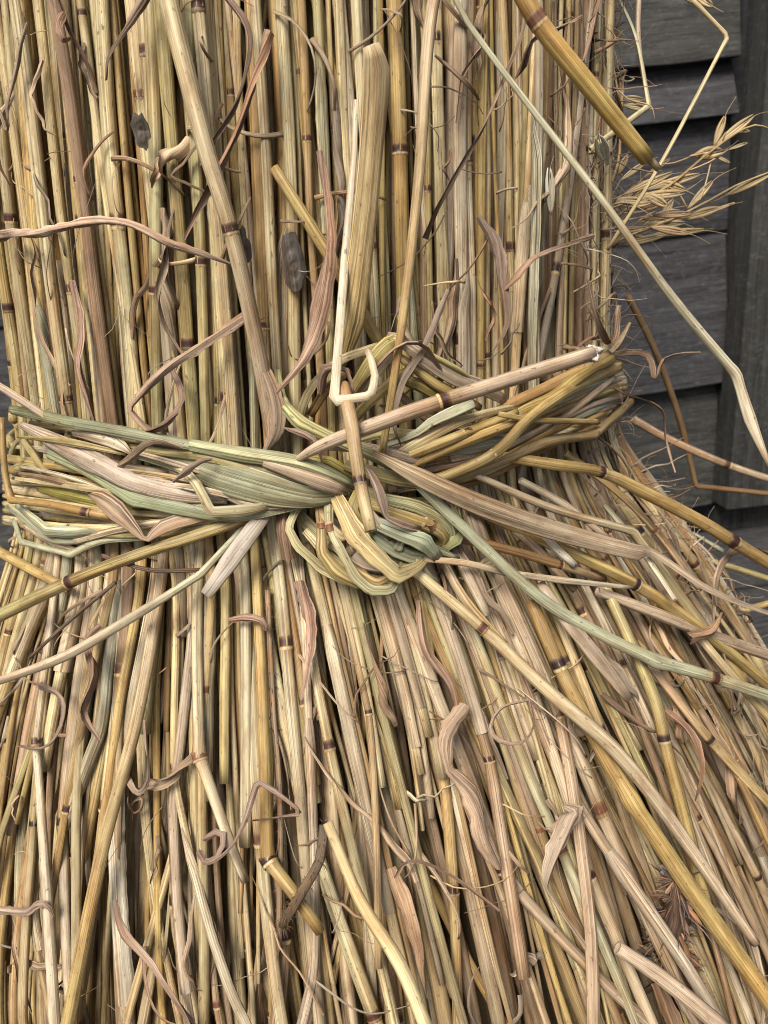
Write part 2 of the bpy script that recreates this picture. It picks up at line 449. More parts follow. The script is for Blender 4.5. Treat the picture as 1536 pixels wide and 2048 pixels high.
def sheaf_stalk(phi0, layer, zb, zt, r0_, cname, kink=False, rich=True, waist_in=0.0):
    """one straw of the sheaf, from its butt at zb up to zt, pinched under the band and fanning out below it"""
    la = rnd.gauss(0, .30); lb = rnd.gauss(0, .45); sd_ = rnd.random()*100
    if rnd.random() < .16: la *= 3; lb *= 2.4
    off0 = -layer*.0052 + rnd.gauss(0, .0014)
    nstep = max(12, int((zt-zb)/.007))
    zk = rnd.uniform(-.12, -.05) if kink else None
    ks = rnd.choice((-1, 1))*rnd.uniform(.8, 2.6)
    path = []; zs = []
    for i in range(nstep+1):
        z = zt+(zb-zt)*i/nstep
        ph = phi0 + (la*z if z > 0 else lb*z) + .012*noise.noise(Vector((sd_, z*14, 0)))
        off = off0 + .0011*noise.noise(Vector((sd_, z*16, 7)))
        if zk is not None and z < zk: ph += ks*(zk-z); off += min(.006, (zk-z)*.12)
        if z < -.02: off += (rich and layer == 0)*(-.02-z)*rnd_off[int(sd_*10) % 97]
        path.append(onsheaf(ph, z, off)); zs.append(z)
    base = jit(PAL[cname], .07); nodes = []
    # joints every 60-170 mm
    z = zt - rnd.uniform(.0, .20); segs = [z]
    while z > zb: z -= rnd.uniform(.10, .22); segs.append(z)
    if zk is not None and rich:
        segs = [q for q in segs if abs(q-zk) > .04]+[zk]; segs.sort(reverse=True)
    tint = [jit(mixc(base, PAL[rnd.choice(('golden', 'pinkish tan', 'pale yellow', 'cream'))], rnd.uniform(0, .35)), .06) for _ in range(len(segs)+1)]
    step = [rnd.uniform(.9, 1.08) for _ in range(len(segs)+1)]
    brn = rnd.uniform(0, 1.25)
    sheath = rnd.uniform(zb, zt); shf = rnd.choice((1, 1, 1.13)); shc = jit(mixc(base, (.62, .50, .33), .5), .05)
    cols = []; rad = []
    for p, zz in zip(path, zs):
        k = sum(1 for q in segs if zz < q)
        c = tint[k]; rr = r0_*step[k]
        if k: # taper slightly towards the next joint
            rr *= 1.0
        if zz < 0: c = mixc(c, (.29, .20, .12), min(.55, -zz*4.2)*brn)
        cols.append(list(c)); rad.append(rr)
    idx = [min(range(len(zs)), key=lambda i: abs(zs[i]-q)) for q in segs if zb+.01 < q < zt-.01]
    idx = [i for i in idx if not (-.012 < zs[i] < .018)]
    shade_nodes(path, cols, idx, rad)
    global SHE; SHE = ()
    if rich and layer < 1.5 and rnd.random() < .42:
        ia = min(range(len(zs)), key=lambda i: abs(zs[i]-rnd.uniform(max(zb, -.11), .12) )); ln_ = rnd.randint(6, 16)
        ib = min(len(zs)-2, ia+ln_)
        if ib-ia > 3: SHE = ((ia, ib, jit(mixc(base, rnd.choice(((.46, .375, .27), (.50, .42, .30), (.36, .27, .19), (.39, .375, .25))), .7), .07)),)
    return path, rad, cols, idx
SHE = ()
rnd_off = [rnd.uniform(-.03, .05) for _ in range(97)]

def emit(path, rad, cols, nodes, cname, rsize, where, **kw):
    o = make_stalk(path, rad, cols, nodes, **kw)
    STALKS.append((o, path, cname, rsize, len(nodes), where)); return o

NL0, NL1, NLOW = 96, 80, 58
SP = R(178)
for layer, n in ((0, NL0), (1, NL1)):
    for i in range(n):
        phi = -SP/2+SP*(i+.5+rnd.uniform(-.38, .38))/n
        r_ = rnd.choice((rnd.uniform(.0010, .0014), rnd.uniform(.0014, .0019), rnd.uniform(.0017, .0023)))
        r_ *= 1-.2*max(0, math.sin(phi))
        cn = colour_pick(phi)
        zb = rnd.uniform(-.135, -.05) if rnd.random() < (.34 if layer == 0 else .2) else rnd.uniform(-.23, -.2)
        p = sheaf_stalk(phi, layer, zb, rnd.uniform(.24, .33), r_, cn, rnd.random() < .16)
        emit(*p, cn, r_, 'full%d' % layer, sheaths=SHE, flat=rnd.uniform(.72, 1))
for i in range(NLOW):                      # shorter straws that only show in the skirt below the band
    phi = -SP/2+SP*(i+.5+rnd.uniform(-.45, .45))/NLOW
    r_ = rnd.uniform(.0011, .0022); cn = colour_pick(phi, True)
    zb = rnd.uniform(-.14, -.07) if rnd.random() < .4 else rnd.uniform(-.23, -.2)
    p = sheaf_stalk(phi, rnd.choice((-.3, .3, .8)), zb, rnd.uniform(-.012, .01), r_, cn, rnd.random() < .3)
    emit(*p, cn, r_, 'low', sheaths=SHE, flat=rnd.uniform(.7, 1))

inner = MB()                               # the straws further in and round the back, beyond counting
for layer, n, lo in ((2.1, 170, 8), (3.2, 130, 6), (4.4, 100, 6)):
    for i in range(n):
        phi = 2*math.pi*(i+rnd.uniform(-.4, .4))/n
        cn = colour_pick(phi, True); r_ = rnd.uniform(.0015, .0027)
        p = sheaf_stalk(phi, layer, rnd.uniform(-.231, -.18), .3, r_, cn, False, False)
        inner.sweep(p[0][::2], p[1][::2], p[2][::2], sides=lo, open_end=0, lump=0)
for layer, n in ((.45, 80), (1.3, 110)):       # the finest straws, filling between the outer ones
    for i in range(n):
        phi = -SP/2+SP*(i+rnd.uniform(-.5, .5))/n
        cn = colour_pick(phi); r_ = rnd.uniform(.0006, .0011)
        p = sheaf_stalk(phi, layer, rnd.uniform(-.2, -.05), .3, r_, cn, False, False)
        inner.sweep(p[0], p[1], p[2], sides=8, open_end=0, lump=.05)
for layer, n in ((0, 86), (1, 80)):
    for i in range(n):
        phi = SP/2+(2*math.pi-SP)*(i+rnd.uniform(-.4, .4))/n
        cn = colour_pick(phi); r_ = rnd.uniform(.0015, .0026)
        p = sheaf_stalk(phi, layer, rnd.uniform(-.231, -.17), .3, r_, cn, False, False)
        inner.sweep(p[0][::2], p[1][::2], p[2][::2], sides=8, open_end=0, lump=0)
for i in range(200):                       # skirt filling between the fanned-out butts
    phi = 2*math.pi*(i+rnd.uniform(-.5, .5))/200
    cn = colour_pick(phi, True); r_ = rnd.uniform(.0014, .0025)
    p = sheaf_stalk(phi, rnd.uniform(2.5, 5.5), rnd.uniform(-.231, -.13), .0, r_, cn, False, False)
    inner.sweep(p[0][::2], p[1][::2], p[2][::2], sides=8, open_end=0, lump=0)
# solid core of the bundle, painted dark as the shade between straws
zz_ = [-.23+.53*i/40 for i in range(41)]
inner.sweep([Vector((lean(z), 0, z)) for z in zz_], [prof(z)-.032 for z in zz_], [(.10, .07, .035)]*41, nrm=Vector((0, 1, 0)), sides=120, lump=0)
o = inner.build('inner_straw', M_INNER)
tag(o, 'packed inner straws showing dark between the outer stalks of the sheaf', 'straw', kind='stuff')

# ------------------------------------------------------------------ traced straws: pixel path + height above the sheaf
def traced(pts, wpx, colour, kinks=(), flat=1.0, nodes=(), step=.004, cgrad=None, wob=0.0):
    P = [pt(p) for p in pts]
    if not isinstance(wpx, (list, tuple)): wpx = [wpx]*len(P)
    vals = []
    for i, (p, wd) in enumerate(zip(P, wpx)):
        c = PAL[colour] if isinstance(colour, str) else colour
        if cgrad: c = mixc(c, PAL[cgrad] if isinstance(cgrad, str) else cgrad, i/(len(P)-1))
        vals.append([wd*.5*project(p)[2]/F, *c])
    path, vo = spline(P, vals, step, kinks)
    sd_ = rnd.random()*50; k = 1+rnd.gauss(0, .05)
    rad = [v[0] for v in vo]; cols = []
    for kk in kinks:
        for i, p in enumerate(path):
            d = (p-P[kk]).length
            if d < .004: rad[i] *= 1+.22*(1-d/.004)
    s = 0
    for i, v in enumerate(vo):
        if i: s += (path[i]-path[i-1]).length
        f = k*(1+.10*noise.noise(Vector((s*40, sd_, 0))))
        cols.append([min(.95, x*f) for x in v[1:]])
    idx = [min(range(len(path)), key=lambda i: (path[i]-P[n]).length) for n in nodes]
    if idx: shade_nodes(path, cols, idx, rad)
    return path, rad, cols, idx
def bulge(rad, path, kinkP, amt=.25):
    return rad

def loose(label, pts, wpx, colour, kinks=(), flat=1.0, nodes=(), mat=None, name='straw_stalk', open_end=3, cgrad=None, cat='straw stalk', group=None, twist=None, lump=.05, frayed=None):
    path, rad, cols, idx = traced(pts, wpx, colour, kinks, flat, nodes, cgrad=cgrad)
    nrm = [(CAM-p).normalized()*.4+outward(p)*.6 for p in path]
    tw = None
    if twist: tw = [twist*i/(len(path)-1) for i in range(len(path))]
    o = make_stalk(path, rad, cols, idx, flat, mat, name, open_end, 14, lump, None if idx else nrm, tw)
    if frayed: fray(o, path[-1], path[-1]-path[-3], frayed[0], frayed[1], rad[-1]*1.6, frayed[2])
    tag(o, label, cat, group); return o

def fray(root, tip, d, n, ln, spread, col):
    mb = MB(); d = d.normalized()
    for k in range(7):
        j = Vector((rnd.gauss(0, 1), rnd.gauss(0, 1), rnd.gauss(0, 1))); p = tip+j*spread*.28
        e = [p-d*.0016, p-d*.0006+j*.0003, p+d*.0005, p+d*.0011+j*.0004]
        mb.sweep(e, [.0004, .0011, .0009, .0002], [jit(col, .08)]*4, sides=10, lump=.7)
    for k in range(n):
        j = Vector((rnd.gauss(0, 1), rnd.gauss(0, 1), rnd.gauss(0, 1)))
        p = tip+j*spread*.26-d*ln*.5; dd = (d*.5+j*.6).normalized(); l = ln*rnd.uniform(.4, 1.3)
        e = [p, p+dd*l*.5+j*spread*.06, p+dd*l+j*spread*.14]
        w_ = rnd.uniform(.00006, .00014)
        mb.sweep(e, [w_, w_*.8, w_*.2], [jit(col, .1)]*3, sides=6, flat=.35, cap=(0, 0))
    o = mb.build('frayed_end', M_HUSK); fix_parent(o, root)
G = 'loose straws around the knot'
mm = .001
loose('thick glossy yellow stalk with a snapped tip, slanting across the upper right over the fence',
      [(1020, -60, -.178), (1075, 42, -.180), (1180, 175, -.186), (1295, 318, -.196)], [37, 38, 37, 31], (0.495, 0.352, 0.112), nodes=(1,), group=G)
loose('thin inner straw poking from the snapped tip of the thick yellow stalk',
      [(1285, 306, -.196), (1318, 338, -.198)], [17, 14], 'pale yellow', group=G)
loose('long sage green stalk slanting over the right edge of the sheaf, folded near its end',
      [(895, -40, -.19), (935, 45, -.192), (1200, 395, -.20), (1345, 595, -.212), (1472, 748, -.225), (1500, 838, -.226), (1540, 935, -.226)],
      [11, 12, 15, 18, 20, 26, 8], 'sage green', kinks=(4,), flat=.75, cgrad='cream', group=G)
loose('hair thin golden stem with a sharp bend, in front of the fence boards',
      [(1380, -6, -.235), (1456, 73, -.238), (1320, 330, -.245), (1215, 500, -.26)], [8, 8, 8, 7], 'pale yellow', kinks=(1,), group=G)
loose('long pinkish tan stalk hanging down into the knot from the top edge',
      [(880, -60, .012), (858, 60, .014), (838, 350, .016), (805, 640, .018), (765, 905, .016)], [26, 26, 22, 18, 14], 'pinkish tan', cgrad='golden', group=G)
loose('wide crushed golden straw hanging down to the knot, its top curled and torn',
      [(742, 90, .030), (752, 140, .028), (742, 300, .022), (722, 500, .017), (702, 640, .014), (682, 730, .010)], [34, 58, 50, 50, 60, 22], (0.54, 0.42, 0.247), flat=.3, cgrad='golden', mat=M_BLADE, group=G)
loose('pale whitish straw folded twice into a hook above the knot',
      [(712, 200, .006), (708, 300, .009), (690, 520, .016), (668, 802, .028), (742, 792, .030), (750, 752, .027), (735, 700, .018)], [10, 13, 18, 20, 17, 17, 14], (0.555, 0.48, 0.338), kinks=(3, 4), flat=.45, group=G)
loose('short orange brown stalk standing in the knot with an open hollow end',
      [(686, 770, .024), (700, 830, .030), (720, 962, .036), (742, 1062, .042)], [26, 29, 27, 25], (0.375, 0.217, 0.0975), nodes=(2,), cgrad='pale yellow', group=G)
loose('pinkish brown stalk with a frayed white end, lying diagonally above the right of the band',
      [(585, 925, .014), (640, 893, .022), (740, 853, .027), (885, 802, .030), (1040, 752, .032), (1185, 706, .036)], [10, 26, 31, 31, 31, 30], 'pinkish tan', nodes=(3,), group=G, frayed=(90, .0013, (0.645, 0.6, 0.525)))
loose('long sage green stalk running from the knot to the right edge with one fold',
      [(840, 972, .020), (905, 1035, .020), (1080, 1195, .016), (1200, 1268, .016), (1312, 1322, .018), (1430, 1356, .022), (1560, 1400, .026)], [20, 23, 24, 24, 27, 24, 24], 'sage green', kinks=(4,), nodes=(5,), flat=.8, group=G)
loose('broad tan leaf blade stretching right from the knot and tapering to a thread',
      [(745, 905, .020), (840, 955, .024), (960, 1010, .024), (1100, 1058, .022), (1275, 1105, .022), (1300, 1102, .022), (1420, 1180, .028), (1560, 1235, .034)], [12, 38, 44, 42, 34, 16, 14, 8], (0.375, 0.292, 0.18), flat=.22, cgrad='pinkish tan', mat=M_BLADE, name='straw_leaf', cat='leaf', group=G)
loose('slim cream stalk from under the right of the band, bending down toward the deck',
      [(940, 945, .012), (1100, 1015, .014), (1265, 1062, .017), (1325, 1145, .014), (1420, 1275, .010), (1490, 1370, .008)], [14, 17, 17, 22, 24, 22], 'cream', kinks=(2,), cgrad='golden', group=G)
loose('yellow jointed stalk leaving the right of the band toward the fence',
      [(1000, 912, .010), (1100, 928, .016), (1202, 944, .020), (1300, 990, .026), (1405, 1045, .032), (1465, 1082, .034), (1560, 1140, .038)], [20, 24, 22, 27, 26, 26, 24], 'golden', nodes=(2, 5), cgrad='ochre', group=G)
loose('thin pinkish stalk behind the right side, crossing the fence post',
      [(1265, 838, -.36), (1330, 875, -.36), (1455, 930, -.36), (1560, 965, -.36)], [17, 16, 15, 14], 'pinkish tan', nodes=(2,), group=G)
loose('thin cream split straw lying almost level below right of the knot',
      [(845, 1118, .014), (930, 1126, .016), (1010, 1145, .014), (1120, 1160, .014), (1262, 1175, .016)], [12, 14, 13, 14, 8], 'cream', flat=.6, kinks=(2,), group=G)
loose('very long golden to pinkish stalk sweeping diagonally from the knot to the lower right',
      [(815, 1130, .012), (965, 1258, .014), (1100, 1385, .016), (1225, 1495, .018), (1330, 1625, .016), (1510, 1885, .014)], [22, 24, 28, 30, 29, 20], 'pale yellow', nodes=(1,), cgrad='pinkish tan', group=G)
loose('thick ochre stalk with a dark joint, bending down to the lower right corner',
      [(1062, 1200, .008), (1117, 1330, .009), (1205, 1502, .011), (1262, 1600, .013), (1390, 1790, .013), (1560, 2030, .014)], [26, 28, 30, 33, 37, 38], 'ochre', nodes=(1,), kinks=(3,), cgrad='golden', group=G)
loose('white bleached straw end poking down under the right of the band',
      [(1010, 1010, .008), (1060, 1050, .012), (1148, 1130, .014)], [14, 20, 17], 'white', group=G)
loose('pinkish split stalk with a pale torn end, right of the knot',
      [(1080, 1165, .010), (1125, 1230, .013), (1190, 1310, .015), (1258, 1398, .014)], [18, 28, 32, 20], 'pinkish tan', flat=.6, group=G)
loose('ochre stalk running level toward the deck low on the right',
      [(1195, 1182, .008), (1320, 1230, .012), (1420, 1270, .014), (1560, 1318, .020)], [20, 24, 24, 24], 'pinkish tan', group=G)
loose('golden jointed stalk crossing the right flank from the band to the deck',
      [(930, 1010, .006), (1075, 1075, .012), (1270, 1168, .014), (1400, 1258, .014), (1560, 1390, .012)], [20, 24, 26, 24, 22], 'golden', nodes=(2,), group=G)
loose('pale yellow stalk with a ringed joint, steep on the right flank',
      [(1190, 1130, .006), (1250, 1260, .010), (1310, 1400, .012), (1328, 1478, .012), (1370, 1640, .010), (1420, 1840, .008)], [20, 23, 25, 24, 26, 22], 'olive', nodes=(3,), cgrad='golden', group=G)
loose('golden stalk with a dark joint slanting down left from under the band',
      [(545, 1018, .006), (440, 1055, .010), (270, 1112, .016), (140, 1163, .020), (-30, 1245, .026)], [22, 24, 24, 26, 27], 'golden', nodes=(3,), group=G, cgrad='olive')
loose('thin pale straw folded under the band and slanting to the lower left edge',
      [(492, 1050, .008), (402, 1148, .016), (280, 1225, .018), (130, 1312, .020), (-30, 1372, .024)], [13, 15, 20, 21, 15], 'sage green', kinks=(1,), cgrad='pinkish tan', group=G)
loose('flat grey white straw end with a torn tip under the middle of the band',
      [(545, 1010, .008), (505, 1060, .013), (460, 1122, .016), (412, 1190, .018)], [22, 36, 38, 26], (0.495, 0.427, 0.345), flat=.3, mat=M_BLADE, group=G)
loose('long pale yellow jointed stalk leaning across the upper left of the sheaf',
      [(322, -60, .010), (360, 95, .012), (410, 290, .013), (461, 460, .013), (508, 660, .010), (552, 900, .004)], [38, 38, 36, 32, 32, 34], 'pale yellow', nodes=(3,), cgrad='pinkish tan', group=G)
loose('golden stalk slanting right behind the wide hanging straw',
      [(548, 335, .004), (620, 450, .006), (700, 580, .006), (765, 700, .004)], [20, 26, 26, 22], 'golden', group=G)
loose('thin golden stalk crossing the left edge below the band',
      [(-20, 1092, .012), (60, 1138, .012), (140, 1180, .008)], [20, 20, 18], 'golden', group=G)
loose('cream stalk with a dark joint standing low at the left',
      [(122, 1060, .0), (108, 1190, .006), (72, 1480, .008), (92, 1760, .009), (112, 2075, .010)], [13, 15, 16, 20, 23], 'cream', nodes=(2,), kinks=(2,), group=G)
loose('out of focus pale stalk slanting in front of the lower middle',
      [(655, 1645, .024), (720, 1800, .028), (800, 1930, .034), (860, 2075, .040)], [20, 25, 28, 30], 'pale yellow', group=G)
loose('bent golden stalk broken at a ringed joint, lower middle',
      [(505, 1010, -.0), (512, 1130, .003), (528, 1480, .006), (535, 1718, .007), (590, 1790, .012), (640, 1862, .010)], [18, 21, 24, 27, 25, 23], 'golden', nodes=(3,), kinks=(3,), group=G)
loose('pale stalk broken at a ringed joint left of the middle, lower end pointing right',
      [(405, 1030, .0), (394, 1230, .005), (398, 1510, .008), (455, 1672, .011), (490, 1760, .003)], [18, 22, 24, 21, 18], 'pale yellow', nodes=(2,), kinks=(2,), cgrad='cream', group=G)
loose('tan stalk with a white snapped joint slanting to the lower left',
      [(335, 1030, .0), (318, 1190, .005), (272, 1445, .010), (205, 1700, .012), (130, 2075, .014)], [20, 24, 25, 26, 29], 'pinkish tan', cgrad='golden', group=G)
loose('pinkish stalk at the lower right edge running nearly level',
      [(1235, 1895, .012), (1330, 1960, .016), (1450, 2060, .022)], [26, 32, 36], 'pinkish tan', group=G)
loose('folded tan straw hanging at the left edge beside the band',
      [(4, 835, .010), (10, 945, .012), (22, 1000, .012), (112, 1011, .012), (174, 1025, .012), (236, 1036, .008)], [11, 13, 14, 16, 17, 15], 'ochre', kinks=(2,), nodes=(4,), group=G, cgrad='golden')
loose('pale green straw lying flat against the fence low on the right', [(1385, 1065, -.42), (1445, 1102, -.42)], [5, 10], 'sage green', group=G)
loose('slim straw crossing the deck board on the far right', [(1370, 1108, -.40), (1450, 1130, -.40), (1560, 1165, -.40)], [12, 12, 12], 'olive', group=G)
loose('short golden straw lying on the deck at the right edge', [(1455, 1230, -.40), (1560, 1200, -.40)], [13, 12], 'golden', group=G)
loose('brown dry stem hanging behind the sheaf before the fence, bent at its foot',
      [(1255, 590, -.40), (1310, 700, -.41), (1360, 840, -.42), (1392, 972, -.43), (1560, 990, -.43)], [12, 13, 12, 10, 10], (0.225, 0.143, 0.0675), kinks=(3,), group=G)
loose('thin folded green straw hanging at the upper right before the fence',
      [(1235, -10, -.27), (1272, 75, -.27), (1298, 212, -.27), (1180, 300, -.25)], [8, 9, 13, 13], 'sage green', kinks=(2,), flat=.6, cgrad='pale yellow', group=G)
loose('thin straw pair hanging at the top right before the fence', [(1278, -20, -.275), (1276, 75, -.275), (1296, 208, -.272)], [11, 11, 6], 'pinkish tan', group=G)
loose('thin straw lifting from the left edge just above the band', [(-20, 760, .014), (30, 792, .014), (110, 845, .010)], [13, 17, 15], 'pinkish tan', group=G)

SPRAY = 'straws spraying out to the right below the band'
for lab, pts, w_, c_, g_, nd in (
    ('pale straw, uppermost of the short ones spraying right below the band', [(1040, 960, .008), (1130, 1010, .012), (1215, 1075, .016)], [14, 17, 13], 'cream', 'pinkish tan', ()),
    ('tan straw end beside the white bleached one', [(960, 1000, .007), (1060, 1085, .011), (1150, 1180, .010)], [18, 20, 16], 'pinkish tan', 'brown', ()),
    ('brownish split straw ending above the level cream straw', [(870, 1070, .008), (980, 1090, .012), (1120, 1130, .012), (1210, 1160, .010)], [16, 19, 19, 14], 'ochre', 'brown', (2,)),
    ('grey tan stub pointing straight down right of the knot', [(905, 1085, .006), (935, 1150, .010), (975, 1230, .010)], [18, 22, 18], (0.375, 0.3, 0.232), 'cream', ()),
    ('tan straw, steep, second stub right of the knot', [(880, 1110, .006), (930, 1200, .009), (1010, 1290, .010)], [17, 20, 17], 'pinkish tan', 'golden', ()),
    ('slim golden straw crossing the flank just under the right end of the band', [(1130, 905, .006), (1230, 980, .012), (1310, 1060, .014), (1400, 1180, .012)], [14, 16, 16, 14], 'golden', 'pinkish tan', (2,)),
    ('pale straw leaving the flank toward the deck at the right edge', [(1330, 1180, .006), (1420, 1300, .014), (1560, 1460, .020)], [15, 18, 18], 'cream', 'golden', ()),
    ('pinkish straw low on the flank reaching the right edge', [(1300, 1330, .008), (1420, 1480, .012), (1560, 1630, .014)], [18, 21, 22], 'pinkish tan', 'golden', (1,)),
    ('short sage straw end standing off the right flank', [(1210, 1010, .006), (1290, 1110, .016), (1350, 1200, .024)], [12, 13, 10], 'sage green', 'cream', ()),
    ('dark brown thin straw at the far right of the skirt', [(1400, 1420, .008), (1480, 1560, .012), (1560, 1730, .014)], [13, 15, 15], 'brown', 'ochre', ())):
    loose(lab, pts, w_, c_, nodes=nd, cgrad=g_, group=SPRAY, flat=.8)

# ------------------------------------------------------------------ the straw band and its knot: ONE thing
band = thing('straw_band', surf(715, 960, .01), 'twisted band of green and golden straw knotted around the middle of the sheaf', 'straw band')
def strand(name, pts, wpx, colour, kinks=(), flat=.45, nodes=(), mat=None, cgrad=None, twist=0, open_end=0):
    path, rad, cols, idx = traced(pts, wpx, colour, kinks, flat, nodes, step=.003, cgrad=cgrad)
    nrm = [(CAM-p).normalized()*.5+outward(p)*.5 for p in path]
    tw = [twist*(i/(len(path)-1)-.5) for i in range(len(path))] if twist else None
    if name == 'knot_loop' and flat < .62: flat *= .72
    mb = MB(); mb.sweep(path, [x*(1.1 if name == 'knot_loop' else 1.24 if flat < .62 else 1.1) for x in rad], cols, nrm=nrm, flat=flat, sides=20, lump=.2, twist=tw, open_end=open_end, pleat=.09 if flat < .62 else .03)
    o = mb.build(name, mat or M_BLADE); fix_parent(o, band)
    for i in idx:
        i = max(1, min(len(path)-2, i))
        d = path[i+1]-path[i-1]
        nd = node_ring(path[i], d, nrm[i], rad[i], None, max(flat, .6))
        nd.parent = o
    return o
def b3(pts, o): return [(x, y, o*mm if isinstance(o, (int, float)) else o[i]*mm) for i, (x, y) in enumerate(pts)]
# left half, back to front
for k in range(24):
    y0 = 895+k*6.8+rnd.uniform(-14, 14); y1 = 932+k*4.2+rnd.uniform(-14, 14)
    strand('strand', b3([(8, y0), (140, y0+18), (330, .5*(y0+y1)+35), (520, y1+12), (690, 978)], [2+k%3, 4+k%4*1.5, 5+k%4*1.5, 5+k%3, 5]), [9, 13, 14, 13, 10],
           rnd.choice(('olive', 'sage green', 'golden', 'pinkish tan', 'cream', 'pale yellow', 'ochre')), flat=.8, mat=M_STRAW, nodes=(rnd.choice((1, 2)),) if rnd.random() < .3 else ())
strand('strand', b3([(60, 850), (200, 866), (380, 905), (520, 925), (680, 960)], [4, 5, 6, 6, 8]), [14, 18, 22, 22, 16], 'olive', flat=.6)
strand('strand', b3([(82, 1026), (211, 1042), (281, 1050), (380, 1042)], [5, 7, 7, 6]), [14, 27, 26, 16], (0.465, 0.383, 0.285))
strand('strand', b3([(20, 920), (40, 880), (60, 900), (101, 951), (164, 967), (240, 985)], [2, 3, 5, 7, 6, 5]), [14, 13, 13, 16, 16, 13], 'olive', nodes=(3,), flat=.85, mat=M_STRAW)
strand('strand', b3([(18, 962), (89, 965), (187, 977), (246, 986), (330, 1000)], [6, 8, 9, 8, 6]), [12, 14, 13, 14, 12], 'pale yellow', flat=.8, mat=M_STRAW)
strand('strand', b3([(77, 976), (138, 991), (234, 1012), (360, 1040), (450, 1038)], [6, 9, 9, 7, 6]), [14, 20, 27, 26, 18], (0.3, 0.27, 0.0675))
strand('strand', b3([(20, 940), (60, 935), (130, 960), (200, 972)], 5), [15, 16, 15, 12], 'olive', flat=.8, mat=M_STRAW)
strand('strand', b3([(14, 1010), (47, 1035), (105, 1078), (187, 1079), (281, 1073), (360, 1058), (470, 1030)], [5, 7, 8, 8, 8, 7, 6]), [13, 14, 14, 14, 13, 13, 12], 'sage green', flat=.7, mat=M_STRAW)
strand('strand', b3([(35, 1010), (94, 1062), (150, 1064), (220, 1058), (330, 1050)], [8, 10, 10, 9, 7]), [13, 18, 19, 17, 12], 'sage green', kinks=(1,), flat=.6)
strand('strand', b3([(28, 1040), (42, 1084), (141, 1108), (206, 1082), (293, 1074), (400, 1050)], [6, 8, 9, 9, 8, 6]), [10, 11, 13, 12, 11, 10], 'sage green', kinks=(1, 2), flat=.7, mat=M_STRAW)
strand('strand', b3([(50, 1050), (110, 1085), (150, 1100)], 6), [14, 16, 10], 'pinkish tan')
strand('strand', b3([(150, 1082), (234, 1060), (305, 1047), (380, 1040)], [9, 11, 11, 8]), [13, 12, 13, 10], 'cream', flat=.6, open_end=1)
strand('strand', b3([(340, 1048), (444, 1030), (501, 1024), (560, 1010)], 9), [22, 22, 18, 12], (0.435, 0.36, 0.27))
strand('strand', b3([(235, 890), (300, 905), (380, 930), (470, 955)], [7, 8, 9, 9]), [14, 25, 25, 18], 'pinkish tan')
strand('strand', b3([(290, 960), (340, 980), (400, 978)], 7), [14, 20, 16], 'pale yellow')
strand('strand', b3([(255, 900), (360, 917), (444, 946), (548, 976), (626, 992), (690, 990)], [8, 10, 13, 14, 14, 12]), [18, 44, 62, 62, 46, 18], (0.307, 0.307, 0.188), flat=.28, twist=.5)
strand('strand', b3([(340, 940), (392, 957), (496, 1006), (535, 1009), (610, 1003), (690, 988)], [9, 11, 13, 13, 13, 12]), [14, 20, 22, 20, 18, 12], (0.413, 0.33, 0.24), kinks=(2,), flat=.4)
strand('strand', b3([(300, 1000), (340, 1003), (418, 1026), (475, 1033), (574, 1014), (660, 998)], [9, 11, 12, 12, 12, 11]), [16, 24, 22, 20, 18, 12], 'sage green', flat=.45)
strand('strand', b3([(98, 907), (187, 949), (267, 998), (360, 1017), (440, 1032), (500, 1030)], [9, 12, 14, 13, 12, 10]), [18, 22, 25, 26, 22, 14], (0.292, 0.315, 0.18), kinks=(2,), flat=.65)
strand('strand', b3([(42, 850), (131, 895), (211, 935), (265, 964), (360, 989), (455, 1000)], [9, 12, 14, 14, 13, 11]), [12, 36, 36, 32, 26, 14], (0.495, 0.405, 0.307), flat=.42)
strand('strand', b3([(145, 866), (190, 872), (234, 885), (262, 907)], [9, 11, 12, 12]), [10, 22, 24, 6], 'cream', flat=.3)
strand('strand', b3([(250, 893), (330, 905), (418, 915), (522, 946), (626, 972), (695, 978)], [10, 11, 13, 14, 14, 12]), [10, 14, 20, 20, 16, 12], 'olive', flat=.6)
strand('strand', b3([(24, 820), (60, 826), (150, 846), (255, 865), (360, 886), (402, 896)], [8, 10, 12, 13, 13, 13]), [17, 20, 22, 21, 20, 16], (0.27, 0.277, 0.143), flat=.7, cgrad='sage green')
strand('strand', b3([(380, 890), (486, 909), (600, 928), (652, 946), (705, 970)], [14, 15, 16, 16, 13]), [20, 26, 26, 24, 14], (0.39, 0.398, 0.225), flat=.55)
strand('strand', b3([(527, 925), (600, 951), (650, 968), (695, 984)], [16, 17, 17, 14]), [14, 22, 24, 14], 'pinkish tan', flat=.4)
strand('strand', b3([(600, 915), (660, 925), (705, 955)], 12), [16, 20, 16], (0.338, 0.27, 0.075))
strand('strand', b3([(345, 935), (366, 940), (392, 967), (421, 1024), (486, 1020), (540, 1012)], [11, 14, 17, 18, 16, 13]), [10, 15, 17, 15, 18, 12], (0.427, 0.39, 0.232), kinks=(1, 3), flat=.35)
strand('strand', b3([(176, 988), (205, 1000), (234, 1022), (291, 1082), (328, 1052), (380, 1036), (460, 1020)], [12, 17, 19, 18, 15, 12, 10]), [10, 34, 36, 8, 24, 24, 14], (0.39, 0.285, 0.188), kinks=(3,), flat=.28)
